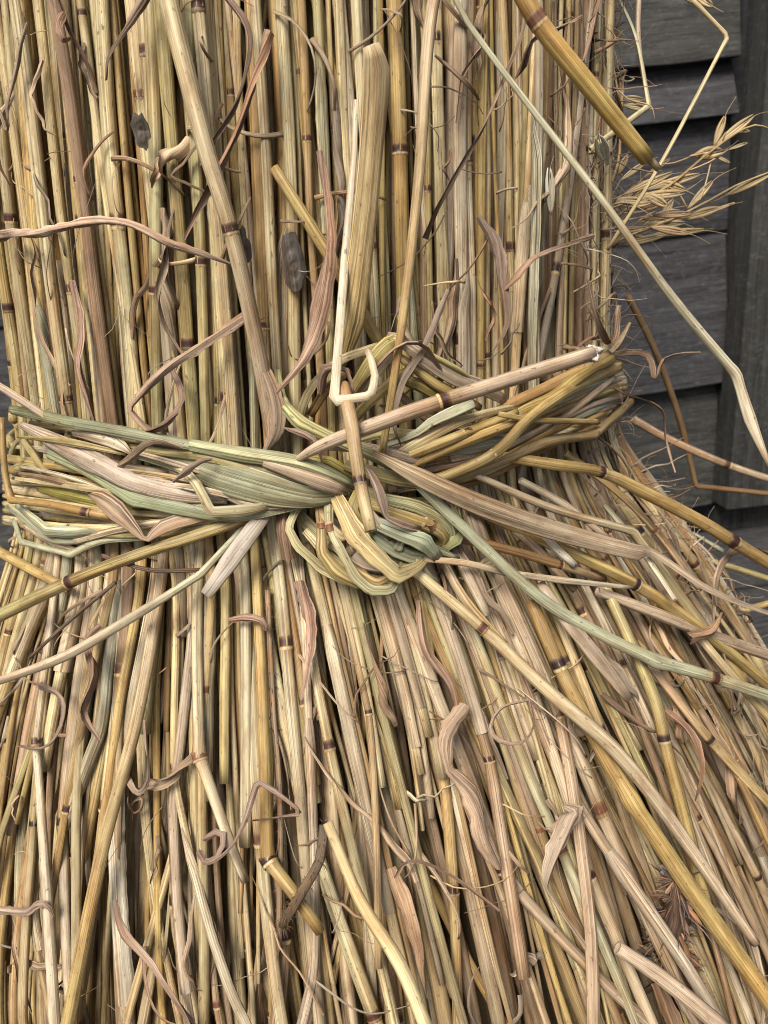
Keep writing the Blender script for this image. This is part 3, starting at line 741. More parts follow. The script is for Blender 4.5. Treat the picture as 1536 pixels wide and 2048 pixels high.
for k in range(16):
    x0 = rnd.uniform(20, 420); y0 = 868+.06*x0+rnd.uniform(0, 95); x2 = min(690, x0+rnd.uniform(170, 330)); y2 = min(1040, y0+(x2-x0)*rnd.uniform(.12, .34)); y2 = y2 if x2 < 600 else min(y2, 1000)
    o_ = rnd.uniform(11, 15)
    strand('strand', b3([(x0, y0), (.5*(x0+x2), .5*(y0+y2)-6), (x2, y2)], [o_-5, o_, o_-4]), [5, rnd.uniform(7, 14), 6], rnd.choice(('sage green', 'cream', 'olive', 'pinkish tan', 'pale yellow', 'brown')), flat=.35, twist=rnd.gauss(0, .6))
# right half
for k in range(32):
    y0 = 845+k*3.5+rnd.uniform(-8, 8); y1 = 728+k*3.5+rnd.uniform(-6, 6)
    xe = 1216+36*math.sin(math.pi*min(1, (k+2)/32))
    strand('strand', b3([(770+rnd.uniform(0, 90), y0+38), (960, y0+5), (1100, .45*y0+.55*y1), (1190, y1+12), (xe, y1-4)], [3+k%4, 5+k%5, 6+k%5, 6+k%4, 4+k%3]), [13, 13, 12, 12, 10],
           rnd.choice(('golden', 'pale yellow', 'ochre', 'pinkish tan', 'sage green', 'pale yellow', 'pinkish tan', 'cream')), flat=.85, mat=M_STRAW, nodes=(rnd.choice((1, 2)),) if rnd.random() < .22 else ())
strand('strand', b3([(860, 905), (935, 890), (995, 882), (1060, 880)], [8, 10, 10, 8]), [18, 30, 26, 10], (0.413, 0.413, 0.285), flat=.3)
strand('strand', b3([(900, 915), (960, 900), (1039, 886)], 9), [16, 26, 20], 'pinkish tan', flat=.3)
strand('strand', b3([(790, 915), (835, 888), (910, 846), (989, 822), (1060, 806)], [9, 11, 12, 11, 9]), [16, 20, 16, 13, 10], 'pale yellow', kinks=(2,), flat=.5)
strand('strand', b3([(960, 850), (1017, 811), (1112, 766), (1170, 737), (1216, 710)], [7, 9, 11, 11, 8]), [16, 20, 22, 22, 18], (0.345, 0.232, 0.0975), flat=.85, mat=M_STRAW)
strand('strand', b3([(980, 860), (1050, 818), (1099, 798), (1153, 757), (1224, 716)], [8, 10, 12, 13, 9]), [18, 21, 23, 23, 20], (0.352, 0.255, 0.0825), flat=.85, mat=M_STRAW)
strand('strand', b3([(800, 918), (880, 886), (932, 866), (1033, 824)], [11, 13, 13, 10]), [18, 20, 18, 15], 'golden', nodes=(2,), flat=.85, mat=M_STRAW)
strand('strand', b3([(820, 930), (935, 882), (1028, 846), (1110, 815)], [11, 13, 13, 10]), [17, 18, 18, 16], 'golden', nodes=(2,), flat=.85, mat=M_STRAW)
strand('strand', b3([(840, 965), (894, 951), (992, 904), (1055, 841), (1126, 787), (1238, 732)], [12, 14, 17, 17, 15, 9]), [16, 19, 20, 21, 21, 18], 'golden', nodes=(2,), flat=.9, mat=M_STRAW)
strand('strand', b3([(870, 966), (916, 955), (1017, 915), (1099, 883), (1186, 871), (1222, 841), (1262, 802)], [10, 12, 13, 13, 12, 9, 6]), [15, 18, 19, 19, 17, 16, 14], (0.375, 0.27, 0.12), nodes=(4,), kinks=(4,), flat=.9, mat=M_STRAW)
strand('strand', b3([(998, 828), (1058, 839), (1120, 842), (1197, 844)], [15, 16, 16, 12]), [10, 11, 11, 10], 'golden', flat=.9, mat=M_STRAW)
strand('strand', b3([(1010, 905), (1090, 860), (1170, 800), (1225, 755)], [7, 9, 10, 8]), [12, 14, 15, 13], 'pinkish tan', flat=.9, mat=M_STRAW)
# arch of the knot above the band
strand('knot_loop', b3([(600, 850), (604, 815), (629, 765), (685, 718), (729, 702), (760, 690)], [6, 9, 12, 14, 14, 12]), [13, 15, 15, 16, 15, 12], 'pale yellow', flat=.4)
strand('knot_loop', b3([(620, 830), (654, 777), (700, 740)], [6, 8, 9]), [17, 18, 14], 'ochre', flat=.7)
strand('knot_loop', b3([(690, 815), (713, 774), (747, 718), (776, 687), (800, 676)], [9, 12, 15, 15, 12]), [24, 28, 28, 28, 18], (0.39, 0.323, 0.12), flat=.5)
strand('knot_loop', b3([(715, 800), (745, 760), (785, 705)], [9, 12, 13]), [12, 15, 14], 'cream', flat=.5)
strand('knot_loop', b3([(700, 850), (722, 821), (754, 790), (801, 752), (830, 735)], [8, 11, 13, 13, 9]), [18, 20, 20, 20, 14], (0.375, 0.285, 0.105), flat=.6)
strand('knot_loop', b3([(775, 672), (800, 681), (841, 712), (913, 756), (965, 775), (1010, 800)], [12, 15, 16, 15, 13, 9]), [16, 22, 28, 30, 28, 18], (0.427, 0.338, 0.232), flat=.45)
strand('knot_loop', b3([(800, 715), (826, 734), (872, 768), (907, 787), (960, 815)], [10, 13, 14, 13, 9]), [14, 18, 20, 20, 14], 'golden', flat=.7, mat=M_STRAW)
strand('knot_loop', b3([(800, 750), (816, 762), (841, 771), (885, 799), (950, 840)], [8, 11, 12, 11, 8]), [16, 20, 20, 22, 16], (0.323, 0.255, 0.075), kinks=(2,), flat=.6)
strand('knot_loop', b3([(780, 780), (804, 793), (841, 827), (872, 846), (930, 870)], [6, 9, 10, 9, 7]), [14, 16, 16, 16, 14], 'brown', flat=.7)
strand('knot_loop', b3([(835, 695), (847, 702), (913, 737), (960, 770)], [14, 16, 16, 12]), [8, 10, 10, 8], 'olive', flat=.8)
strand('knot_loop', b3([(552, 740), (560, 796), (597, 843), (666, 877), (735, 906), (800, 940)], [3, 8, 14, 15, 16, 14]), [18, 22, 24, 22, 20, 18], (0.33, 0.33, 0.158), kinks=(2,), flat=.5)
strand('knot_loop', b3([(770, 890), (835, 865), (860, 846), (905, 825), (946, 805)], [8, 12, 13, 14, 15]), [12, 15, 18, 22, 24], (0.435, 0.427, 0.285), flat=.6, open_end=2)
strand('knot_loop', b3([(720, 880), (776, 865), (841, 871), (900, 862)], [7, 10, 10, 8]), [16, 20, 20, 14], (0.435, 0.36, 0.165), flat=.6)
strand('knot_loop', b3([(640, 890), (720, 895), (790, 910), (850, 925)], [10, 12, 13, 11]), [16, 22, 24, 16], 'pinkish tan', flat=.5)
strand('knot_loop', b3([(690, 930), (740, 945), (800, 960), (870, 972)], [13, 16, 16, 12]), [20, 26, 26, 18], 'olive', flat=.5)
# tucked loops below the band
for (x0, y0, x1, y1, x2, y2, w_, c_, o_) in ((600, 1030, 690, 1120, 800, 1150, 34, (0.39, 0.345, 0.18), 7), (640, 1010, 730, 1090, 860, 1110, 40, (0.375, 0.3, 0.18), 8),
        (680, 1000, 770, 1060, 890, 1080, 42, (0.33, 0.33, 0.195), 9), (610, 1060, 690, 1140, 790, 1165, 26, (0.435, 0.375, 0.21), 10), (700, 990, 800, 1030, 900, 1040, 36, (0.375, 0.323, 0.165), 9),
        (660, 1040, 740, 1110, 840, 1135, 30, (0.45, 0.367, 0.255), 10), (850, 990, 895, 1040, 880, 1100, 30, (0.352, 0.338, 0.18), 8)):
    strand('knot_loop', b3([(x0, y0), (x1, y1), (x2, y2)], [o_-3, o_, o_-3]), [w_*.6, w_, w_*.6], c_, flat=.3)
strand('knot_loop', b3([(690, 960), (740, 990), (810, 1010), (880, 1000)], [8, 11, 11, 8]), [24, 30, 30, 22], 'olive', flat=.6)
strand('knot_loop', b3([(610, 995), (595, 1014), (576, 1055), (595, 1093), (644, 1137), (690, 1160), (740, 1172)], [7, 9, 12, 13, 13, 13, 11]), [11, 14, 13, 15, 17, 17, 13], (0.435, 0.39, 0.203), kinks=(2, 3, 4), flat=.26)
strand('knot_loop', b3([(640, 985), (638, 1008), (643, 1049), (643, 1104), (671, 1142), (715, 1166), (760, 1170)], [8, 11, 13, 15, 15, 14, 11]), [17, 17, 18, 19, 24, 20, 12], 'ochre', kinks=(3, 4), nodes=(2,), flat=.5, cgrad='olive')
strand('knot_loop', b3([(679, 1075), (700, 1105), (731, 1126), (790, 1140)], [9, 11, 12, 9]), [18, 26, 26, 16], 'pinkish tan', flat=.4)
strand('knot_loop', b3([(660, 1085), (690, 1110), (740, 1160)], [9, 11, 12]), [14, 18, 14], (0.352, 0.27, 0.15), flat=.5)
strand('knot_loop', b3([(655, 980), (658, 1002), (659, 1052), (682, 1101), (710, 1153), (742, 1181), (781, 1181), (799, 1152), (806, 1120)], [8, 12, 15, 18, 19, 19, 19, 16, 11]), [18, 19, 16, 15, 17, 18, 17, 16, 12], (0.427, 0.405, 0.232), kinks=(3, 4, 5, 6), nodes=(2,), flat=.36)
strand('knot_loop', b3([(700, 1130), (725, 1150), (753, 1167), (802, 1142), (830, 1120)], [11, 14, 15, 14, 10]), [10, 13, 13, 14, 10], (0.39, 0.27, 0.105), kinks=(2,), flat=.4)
strand('knot_loop', b3([(730, 975), (715, 988), (703, 1020), (726, 1062), (745, 1090)], [10, 13, 16, 16, 12]), [16, 19, 19, 19, 14], (0.375, 0.3, 0.112), kinks=(2,), flat=.4)
strand('knot_loop', b3([(735, 1005), (786, 1020), (854, 1047), (880, 1062), (888, 1080), (872, 1092)], [10, 14, 17, 16, 13, 9]), [26, 31, 30, 24, 22, 18], (0.375, 0.285, 0.105), nodes=(2,), flat=.8, mat=M_STRAW)
strand('knot_loop', b3([(740, 1065), (794, 1102), (849, 1119), (870, 1108)], [9, 13, 14, 11]), [22, 26, 24, 16], (0.3, 0.323, 0.203), flat=.4)
strand('knot_loop', b3([(730, 1035), (748, 1044), (802, 1067), (849, 1083), (878, 1116)], [11, 15, 19, 20, 15]), [18, 24, 28, 30, 22], (0.33, 0.352, 0.232), kinks=(3,), flat=.3)
strand('knot_loop', b3([(760, 995), (790, 1002), (835, 1013), (885, 1040), (904, 1066), (887, 1100)], [13, 16, 18, 18, 16, 10]), [18, 22, 24, 22, 20, 18], (0.33, 0.338, 0.188), flat=.4)
strand('knot_loop', b3([(905, 1020), (917, 1049), (914, 1077), (884, 1102)], [9, 14, 16, 12]), [16, 20, 22, 14], (0.285, 0.292, 0.135), flat=.35, kinks=(2,))
strand('knot_loop', b3([(668, 985), (679, 1005), (710, 1069), (748, 1110), (795, 1152), (838, 1132), (860, 1105)], [11, 17, 21, 22, 22, 17, 11]), [22, 27, 34, 31, 27, 17, 12], (0.495, 0.398, 0.195), kinks=(2, 3, 4), flat=.22)
strand('knot_loop', b3([(735, 935), (752, 965), (764, 1000), (772, 1034), (805, 1048), (842, 1060)], [16, 20, 22, 22, 22, 19]), [10, 15, 20, 9, 17, 12], (0.405, 0.3, 0.217), kinks=(3,), flat=.25)
for k in range(12):                         # short folded straws crossing inside the knot
    x0, y0 = rnd.uniform(640, 860), rnd.uniform(1000, 1080); x1, y1 = x0+rnd.uniform(-50, 50), y0+rnd.uniform(20, 60); x2, y2 = x1+rnd.uniform(-10, 70), y1+rnd.uniform(-15, 45)
    o_ = rnd.uniform(12, 18)
    strand('knot_loop', b3([(x0, y0), (x1, y1), (x2, y2)], [o_-4, o_, o_-5]), [8, rnd.uniform(10, 17), 8], rnd.choice(('pale yellow', 'sage green', 'cream', 'golden', 'olive', 'pinkish tan')), kinks=(1,), flat=.3)
# round the back of the sheaf
for k in range(9):
    mb = MB(); zc = .012+(k-4)*.0035
    ph = [R(66)+R(228)*i/30 for i in range(31)]
    tilt = [.03*math.sin((a-R(180))/2.0) for a in ph]
    path = [onsheaf(a, zc+.012*math.cos(a/2)*0+.003*math.sin(5*a+k), .003+.002*math.sin(3*a+2*k)) for a in ph]
    mb.sweep(path, [.0021]*31, [jit(PAL[rnd.choice(('golden', 'olive', 'sage green', 'pinkish tan'))])]*31, sides=8, flat=.8)
    o = mb.build('strand', M_STRAW); fix_parent(o, band)

# ------------------------------------------------------------------ dry leaves
LEAVES = []
def leaf(pts, wpx, colour=None, kinks=(), twist=0.0, tw0=0.0, cup=.35, label=None, name='dry_leaf'):
    c = colour or rnd.choice(LEAFC)
    path, rad, cols, _ = traced(pts, wpx, jit(mixc(c, (.33, .245, .165), .4), .08), kinks, step=.0022)
    n = len(path)
    nrm = [(CAM-p).normalized()*.6+outward(p)*.4 for p in path]
    s = rnd.random()*30
    tw = [tw0+twist*1.6*i/(n-1)+1.5*noise.noise(Vector((i*.08, s, 0))) for i in range(n)]
    rl = [max(.2, cup*2.2+1.3*noise.noise(Vector((i*.07, s, 9)))) for i in range(n)]
    rad = [r_*(1+.45*noise.noise(Vector((i*.10, s, 21)))) for i, r_ in enumerate(rad)]
    mb = MB(); mb.sheet(path, [x*2.1 for x in rad], cols, nrm, tw, rl, .15, .45)
    o = mb.build(name, M_LEAF, None, path[n//2])
    tag(o, label, 'leaf', 'dry curled leaves'); LEAVES.append((o, path)); return o
B_ = (0.225, 0.128, 0.0863)
leaf(b3([(-10, 478), (60, 468), (170, 447), (250, 450), (330, 488), (400, 512), (465, 532)], [8, 12, 14, 14, 14, 14, 12]), [22, 16, 20, 17, 19, 20, 12], (0.285, 0.188, 0.128), twist=1.2, label='long brown ribbon leaf lying level across the upper left stalks')
leaf(b3([(640, 300), (648, 400), (652, 500), (632, 620), (600, 710), (550, 785)], [10, 12, 15, 17, 17, 14]), [14, 26, 30, 36, 34, 6], (0.247, 0.143, 0.0975), twist=.6, label='broad reddish brown leaf twisting down to the left of the folded hook')
leaf(b3([(540, 60), (510, 130), (480, 230), (440, 320), (370, 480)], [8, 10, 12, 12, 10]), [22, 26, 16, 20, 6], (0.277, 0.173, 0.12), twist=2.2, label='brown leaf slanting down left across the upper left stalks')
leaf(b3([(450, -10), (490, 50), (495, 100), (470, 200), (400, 330)], [8, 10, 11, 10, 8]), [14, 18, 14, 12, 5], (0.18, 0.112, 0.0825), twist=2, label='dark slim leaf hooked over at the top left')
leaf(b3([(290, -10), (250, 55), (215, 110), (210, 160)], [8, 10, 9, 6]), [20, 14, 10, 6], (0.247, 0.173, 0.135), twist=1, label='narrow brown leaf dangling from the top edge on the left')
leaf(b3([(125, 22), (112, 45), (122, 85), (145, 78)], [6, 10, 12, 8]), [16, 26, 18, 6], (0.24, 0.143, 0.105), twist=.8, label='small curled brown leaf near the top left corner')
leaf(b3([(490, 630), (400, 690), (330, 740), (258, 818), (295, 860), (335, 885)], [8, 13, 14, 14, 12, 8]), [20, 22, 18, 8, 15, 8], (0.338, 0.232, 0.165), kinks=(3,), label='pinkish leaf folded back sharply above the left of the band')
leaf(b3([(340, 735), (357, 800), (330, 838), (290, 862), (265, 870)], [7, 11, 14, 11, 8]), [10, 18, 22, 14, 6], (0.203, 0.12, 0.09), twist=1.4, label='dark curved leaf just above the left of the band')
leaf(b3([(140, 560), (155, 660), (148, 730), (165, 790), (185, 845)], [5, 8, 10, 10, 7]), [14, 22, 28, 26, 12], (0.255, 0.165, 0.135), twist=.8, label='purplish brown leaf hanging to the left of the band top')
leaf(b3([(1190, 470), (1120, 490), (1060, 515), (1030, 545), (1005, 580)], [9, 11, 14, 14, 10]), [10, 12, 14, 26, 6], (0.285, 0.18, 0.12), twist=.8, label='leaf scrap with a thin tail in the right upper sheaf')
leaf(b3([(1165, 30), (1100, 60), (1060, 80), (1040, 130), (1030, 155)], [8, 13, 14, 10, 6]), [8, 15, 14, 26, 6], (0.3, 0.195, 0.128), twist=1.5, label='brown leaf looped behind the thick yellow stalk')
leaf(b3([(870, 110), (900, 140), (940, 180), (955, 200)], [7, 10, 11, 8]), [6, 12, 14, 6], (0.262, 0.18, 0.135), twist=1, label='short leaf at the top right of the hanging pinkish stalk')
leaf(b3([(1050, -10), (1045, 60), (1000, 170), (960, 260), (880, 400), (845, 475)], [12, 16, 18, 18, 16, 10]), [8, 9, 9, 9, 10, 14], (0.255, 0.173, 0.12), twist=2, label='thread thin dark leaf crossing the upper right stalks')
leaf(b3([(960, 430), (990, 480), (1000, 560), (1008, 650), (985, 700)], [5, 8, 10, 10, 6]), [12, 20, 22, 20, 8], (0.247, 0.165, 0.128), twist=1.4, label='drooping brown leaf in the right upper sheaf')
leaf(b3([(700, 830), (730, 770), (790, 700), (835, 690), (870, 735), (880, 770)], [12, 17, 20, 20, 16, 11]), [6, 14, 10, 16, 20, 12], (0.323, 0.217, 0.158), twist=1.6, label='thin curled leaf arched over the knot')
leaf(b3([(900, 580), (850, 690), (800, 770), (785, 850), (800, 890)], [12, 17, 18, 17, 12]), [8, 14, 24, 14, 5], (0.345, 0.24, 0.173), twist=1, label='pinkish leaf hanging across the top of the knot')
leaf(b3([(568, 1020), (562, 1060), (572, 1122)], [8, 11, 10]), [20, 34, 32], (0.21, 0.124, 0.075), cup=.5, label='dark brown leaf stub tucked at the left of the knot')
leaf(b3([(568, 855), (590, 862), (625, 880), (643, 925)], [12, 16, 17, 15]), [4, 15, 18, 4], (0.27, 0.203, 0.165), label='small grey brown leaf pointing down onto the band')
leaf(b3([(230, 935), (270, 915), (310, 890), (365, 900)], [14, 18, 19, 16]), [12, 14, 18, 8], (0.15, 0.101, 0.0638), twist=1, label='dark olive leaf lying across the left of the band')
leaf(b3([(345, 965), (370, 945), (400, 925), (425, 920)], [17, 20, 20, 17]), [7, 13, 9, 5], (0.262, 0.18, 0.143), label='small pinkish leaf bit on the band')
leaf(b3([(935, 1410), (890, 1480), (895, 1540), (950, 1600), (980, 1690), (1000, 1740)], [10, 15, 16, 16, 14, 10]), [26, 30, 16, 54, 44, 10], (0.352, 0.24, 0.158), kinks=(2,), label='folded broad tan leaf in the lower middle')
leaf(b3([(1128, 1612), (1152, 1622), (1122, 1690), (1098, 1752), (1092, 1778), (1130, 1840), (1178, 1905)], [9, 13, 16, 13, 10, 9, 8]), [14, 36, 40, 28, 9, 13, 8], (0.413, 0.315, 0.225), kinks=(1, 4), cup=.5, label='pale pinkish leaf stub curling up low on the right')
leaf(b3([(1060, 1400), (1000, 1420), (985, 1470), (1040, 1490), (1070, 1450), (1060, 1400)], [8, 12, 16, 18, 16, 12]), [4, 8, 10, 10, 9, 5], (0.315, 0.217, 0.15), twist=1.5, label='thin leaf curled into a ring, right of the lower middle')
leaf(b3([(395, 1700), (415, 1725), (470, 1680), (515, 1565), (560, 1595), (600, 1625), (560, 1632), (500, 1640)], [10, 15, 17, 19, 19, 18, 15, 10]), [18, 14, 9, 14, 16, 12, 10, 5], (0.225, 0.139, 0.112), kinks=(3, 5), twist=1, label='purplish curled leaf with a sharp fold in the lower left')
leaf(b3([(405, 1680), (440, 1672), (430, 1710), (400, 1715)], [10, 14, 15, 10]), [14, 22, 16, 6], (0.21, 0.128, 0.105), twist=2, label='small tight leaf curl beside the folded purplish leaf')
leaf(b3([(200, 1250), (170, 1280), (180, 1350), (165, 1420), (200, 1480)], [8, 12, 13, 12, 8]), [16, 18, 28, 18, 8], (0.247, 0.158, 0.12), twist=2, label='wavy brown leaf hanging below the thin folded straw at left')
leaf(b3([(75, 1370), (120, 1400), (118, 1450), (90, 1490), (40, 1490)], [9, 13, 14, 13, 9]), [14, 12, 12, 12, 8], (0.24, 0.15, 0.112), twist=1.5, label='leaf wrapped round the joint of the cream stalk')
leaf(b3([(240, 1540), (275, 1590), (300, 1560), (290, 1440)], [8, 13, 14, 9]), [14, 20, 14, 6], (0.27, 0.18, 0.135), twist=1.6, label='looped brown leaf beside the tan stalk low at left')
leaf(b3([(228, 1800), (245, 1870), (300, 1940), (350, 2010), (385, 2060)], [9, 13, 13, 13, 10]), [8, 22, 24, 18, 14], (0.27, 0.18, 0.128), twist=1.2, label='long curling leaf in the bottom left')
leaf(b3([(-10, 1822), (50, 1825), (85, 1810), (105, 1835)], [10, 13, 13, 9]), [16, 15, 14, 6], (0.3, 0.203, 0.143), label='brown leaf scrap at the bottom left edge')
leaf(b3([(455, 1240), (490, 1238), (520, 1245), (528, 1262)], [9, 12, 12, 8]), [8, 16, 14, 8], (0.24, 0.143, 0.112), label='small leaf wrapped level round stalks below the band')
leaf(b3([(600, 1160), (615, 1260), (610, 1340), (600, 1400)], [5, 8, 9, 6]), [20, 24, 18, 8], (0.255, 0.15, 0.112), twist=1, label='brown leaf hanging straight below the knot')
leaf(b3([(840, 1200), (855, 1300), (900, 1370), (915, 1440)], [6, 9, 10, 7]), [12, 18, 16, 6], (0.225, 0.143, 0.105), twist=1.2, label='dark leaf hanging below the right of the knot')
leaf(b3([(1000, 1820), (930, 1765), (870, 1730), (815, 1720), (790, 1755)], [8, 11, 12, 12, 8]), [6, 12, 14, 12, 6], (0.27, 0.18, 0.135), twist=2, label='thin leaf tendril in the lower middle right')
leaf(b3([(1330, 1420), (1380, 1470), (1400, 1540), (1390, 1600)], [8, 13, 14, 9]), [10, 14, 14, 6], (0.262, 0.158, 0.112), twist=1.4, label='curved brown leaf on the lower right flank')
leaf(b3([(1440, 1205), (1440, 1160), (1470, 1110), (1540, 1110)], [16, 22, 26, 30]), [14, 20, 26, 10], (0.315, 0.217, 0.143), twist=1.5, label='twisted leaf hanging from the jointed stalk by the deck')
leaf(b3([(1440, 1160), (1425, 1240), (1450, 1330), (1470, 1420)], [14, 12, 12, 12]), [5, 7, 9, 5], (0.247, 0.158, 0.112), twist=2, label='leaf thread hanging at the right edge of the skirt')
leaf(b3([(1385, 1275), (1430, 1262), (1445, 1225)], [18, 20, 20]), [24, 22, 6], (0.3, 0.195, 0.12), label='curled leaf stub at the right edge of the sheaf')
leaf([(1215, 715, -.30), (1290, 715, -.30), (1310, 760, -.30), (1330, 720, -.30), (1400, 705, -.31)], [16, 16, 12, 8, 4], (0.27, 0.173, 0.105), twist=2, label='wispy brown leaf sticking out past the right end of the band')
leaf([(1170, 730, -.27), (1230, 780, -.28), (1320, 820, -.30), (1330, 880, -.31), (1350, 945, -.31)], [6, 7, 7, 6, 4], (0.277, 0.188, 0.128), twist=2, label='hanging leaf thread by the right end of the band')
leaf([(1200, 730, -.29), (1240, 690, -.29), (1262, 645, -.29)], [10, 17, 6], (0.375, 0.27, 0.15), label='pointed yellow leaf tip rising from the right end of the band')
leaf(b3([(640, 790), (655, 745), (690, 745), (700, 790), (690, 830)], [12, 18, 22, 22, 18]), [14, 20, 12, 12, 6], (0.27, 0.173, 0.135), twist=1.4, label='curled leaf behind the folded hook of pale straw')
leaf(b3([(505, 700), (540, 780), (548, 860), (530, 905)], [9, 11, 11, 9]), [20, 30, 30, 12], (0.277, 0.203, 0.143), cup=.7, label='papery sheath peeling off the long leaning stalk above the band')
leaf(b3([(1240, 610), (1225, 680), (1195, 640), (1175, 560)], [10, 10, 10, 8]), [10, 14, 12, 6], (0.255, 0.165, 0.112), twist=2, label='tangled leaf on the right edge above the band')

# scattered smaller leaf scraps
def scrap(phi, z, k):
    """a torn bit of dry leaf: hanging, hooked or wound up"""
    P = []; kind = rnd.random(); n = 9
    L_ = rnd.uniform(.012, .055); W = rnd.choice((rnd.uniform(.0004, .0010), rnd.uniform(.0006, .0014), rnd.uniform(.0010, .0027)))
    if phi > .75: W *= .6
    a = rnd.choice((-1, 1, -1))*math.pi/2+rnd.gauss(0, .38); cur = rnd.gauss(0, .28)
    if kind > .94: cur = rnd.choice((-1, 1))*rnd.uniform(2.5, 6.5); L_ *= .75; W *= .6
    hook = rnd.random() < .18; r_ = prof(z); x, y = phi, z; up = rnd.uniform(-.15, .8); o_ = rnd.uniform(.0005, .004)
    for i in range(n+1):
        f = i/n
        P.append(onsheaf(x, y, o_+up*.010*math.sin(f*math.pi*.9)+.0012*noise.noise(Vector((i*.8, k, 2)))))
        a += cur/n+rnd.gauss(0, .22)
        if hook and i == 5: a += rnd.choice((-1, 1))*rnd.uniform(.9, 2.0)
        x += math.cos(a)*L_/n/r_; y += math.sin(a)*L_/n
    c = jit(rnd.choice(LEAFC), .10); taper = rnd.random() < .75
    vals = [[W*(.35+.8*math.sin(math.pi*(.15+.80*i/n)))*(1 if not taper else (1-.75*(i/n)**2)), *c] for i in range(n+1)]
    path, vo = spline(P, vals, .0018)
    m = len(path); s = rnd.random()*30; tws = rnd.gauss(0, 3.0)
    tw = [tws*i/m+2.0*noise.noise(Vector((i*.09, s, 0))) for i in range(m)]
    vo = [[v[0]*(1+.5*noise.noise(Vector((i*.12, s, 8)))), *v[1:]] for i, v in enumerate(vo)]
    ro = rnd.uniform(.2, 2.4); rl = [max(.2, ro+1.4*noise.noise(Vector((i*.08, s, 4)))) for i in range(m)]
    mb = MB(); mb.sheet(path, [v[0]*2 for v in vo], [v[1:] for v in vo], [outward(p) for p in path], tw, rl, .13, .3)
    o = mb.build('leaf_scrap', M_LEAF, None, path[m//2]); LEAVES.append((o, path)); return o
SCRAPS = []
for k in range(140):
    phi = math.asin(rnd.uniform(-.93, .95))
    z = rnd.choice((rnd.uniform(.02, .15), rnd.uniform(-.17, -.02), rnd.uniform(-.17, -.02)))
    if rnd.random() < .33: phi = rnd.uniform(.6, 1.32)
    SCRAPS.append((scrap(phi, z, k), phi, z))

# ------------------------------------------------------------------ oat heads at the right
def spikelet(base, tip, width, parent, col):
    mb = MB(); d = tip-base; L_ = d.length; dn = d.normalized()
    side = dn.cross((CAM-base).normalized()).normalized()
    for s in (-1, 1, .15):
        c = jit(col, .1); n = 8
        path = [base+d*(i/n)*(1 if s != .15 else .8)+side*s*width*.55*math.sin(math.pi*min(1, (i/n)*.9))*(1+.5*i/n) for i in range(n+1)]
        rad = [max(.00012, width*.52*math.sin(math.pi*min(.985, .1+.88*i/n))**.8) for i in range(n+1)]
        mb.sweep(path, rad, [c]*(n+1), nrm=(CAM-base).normalized(), flat=.4, sides=8, cup=.25, lump=.05)
    if width > .0009:
        q, L2 = tip-dn*L_*.3, L_*rnd.uniform(.5, 1.0); bend = side*rnd.gauss(0, .35)
        aw = [q, q+(dn+bend*.3)*L2*.5, q+(dn+bend)*L2]
        aw, _ = spline(aw, [[0]]*3, .002)
        mb.sweep(aw, [.00016-.0001*i/len(aw) for i in range(len(aw))], [jit(col, .1)]*len(aw), sides=5, cap=(0, 0))
    return mb.build('spikelet', M_HUSK, None)
def oat(label, stem, branches, col=(.36, .275, .14)):
    """stem: pixel path; branches: (from index, tip px, length px of the grain, direction)"""
    S = [pt(p) for p in stem]
    root = thing('oat_panicle', S[0], label, 'oat head', 'oat heads in front of the fence')
    path, vo = spline(S, [[.0006]]*len(S), .004)
    mb = MB(); mb.sweep(path, [.0006-.0003*i/len(path) for i in range(len(path))], [jit((.45, .30, .13))]*len(path), sides=8)
    o = mb.build('stem', M_HUSK); fix_parent(o, root)
    for (fx, fy), (bx, by), (tx, ty), wd, dep in branches:
        a, b, t = CAM+ray(fx, fy)*dep, CAM+ray(bx, by)*dep*1.01, CAM+ray(tx, ty)*dep*1.0
        mid = (a+b)/2+upv*rnd.uniform(-.002, .003)
        pth, vv = spline([a, mid, b], [[.0003]]*3, .003)
        m2 = MB(); m2.sweep(pth, [.00028]*len(pth), [jit((.42, .29, .14))]*len(pth), sides=6)
        q = m2.build('branch', M_HUSK); fix_parent(q, root)
        q = spikelet(b, t, wd*.78, None, col); fix_parent(q, root)
    return root
D1 = .29
oat('dry oat head reaching right over the fence post, with husks pointing up',
    [(1190, 480, -D1), (1250, 420, -D1), (1340, 370, -D1), (1400, 320, -D1), (1470, 268, -D1), (1510, 250, -D1), (1540, 258, -D1)],
    [((1310, 330), (1388, 310), (1445, 302), .0026, D1), ((1380, 312), (1428, 292), (1450, 232), .0016, D1), ((1380, 312), (1430, 292), (1508, 230), .0019, D1),
     ((1440, 290), (1460, 262), (1500, 262), .0008, D1), ((1380, 340), (1455, 300), (1495, 285), .0007, D1), ((1400, 400), (1425, 310), (1460, 325), .0006, D1),
     ((1340, 375), (1375, 418), (1425, 362), .0016, D1), ((1260, 420), (1290, 380), (1400, 348), .0017, D1), ((1260, 400), (1305, 362), (1370, 380), .0019, D1)])
D2 = .31
oat('dry oat head with its husks spread low before the fence boards',
    [(1180, 520, -D2), (1240, 480, -D2), (1340, 440, -D2), (1420, 400, -D2), (1470, 372, -D2), (1545, 342, -D2)],
    [((1400, 410), (1450, 392), (1545, 345), .0018, D2), ((1330, 440), (1355, 440), (1440, 415), .0020, D2), ((1330, 440), (1405, 430), (1470, 405), .0007, D2),
     ((1240, 480), (1280, 455), (1370, 445), .0018, D2), ((1240, 480), (1300, 470), (1405, 460), .0016, D2), ((1260, 470), (1322, 440), (1345, 400), .0018, D2),
     ((1240, 480), (1270, 470), (1335, 420), .0016, D2), ((1230, 470), (1240, 490), (1330, 470), .0017, D2), ((1250, 470), (1340, 470), (1408, 458), .0012, D2)])
D3 = .28
XTRA = []
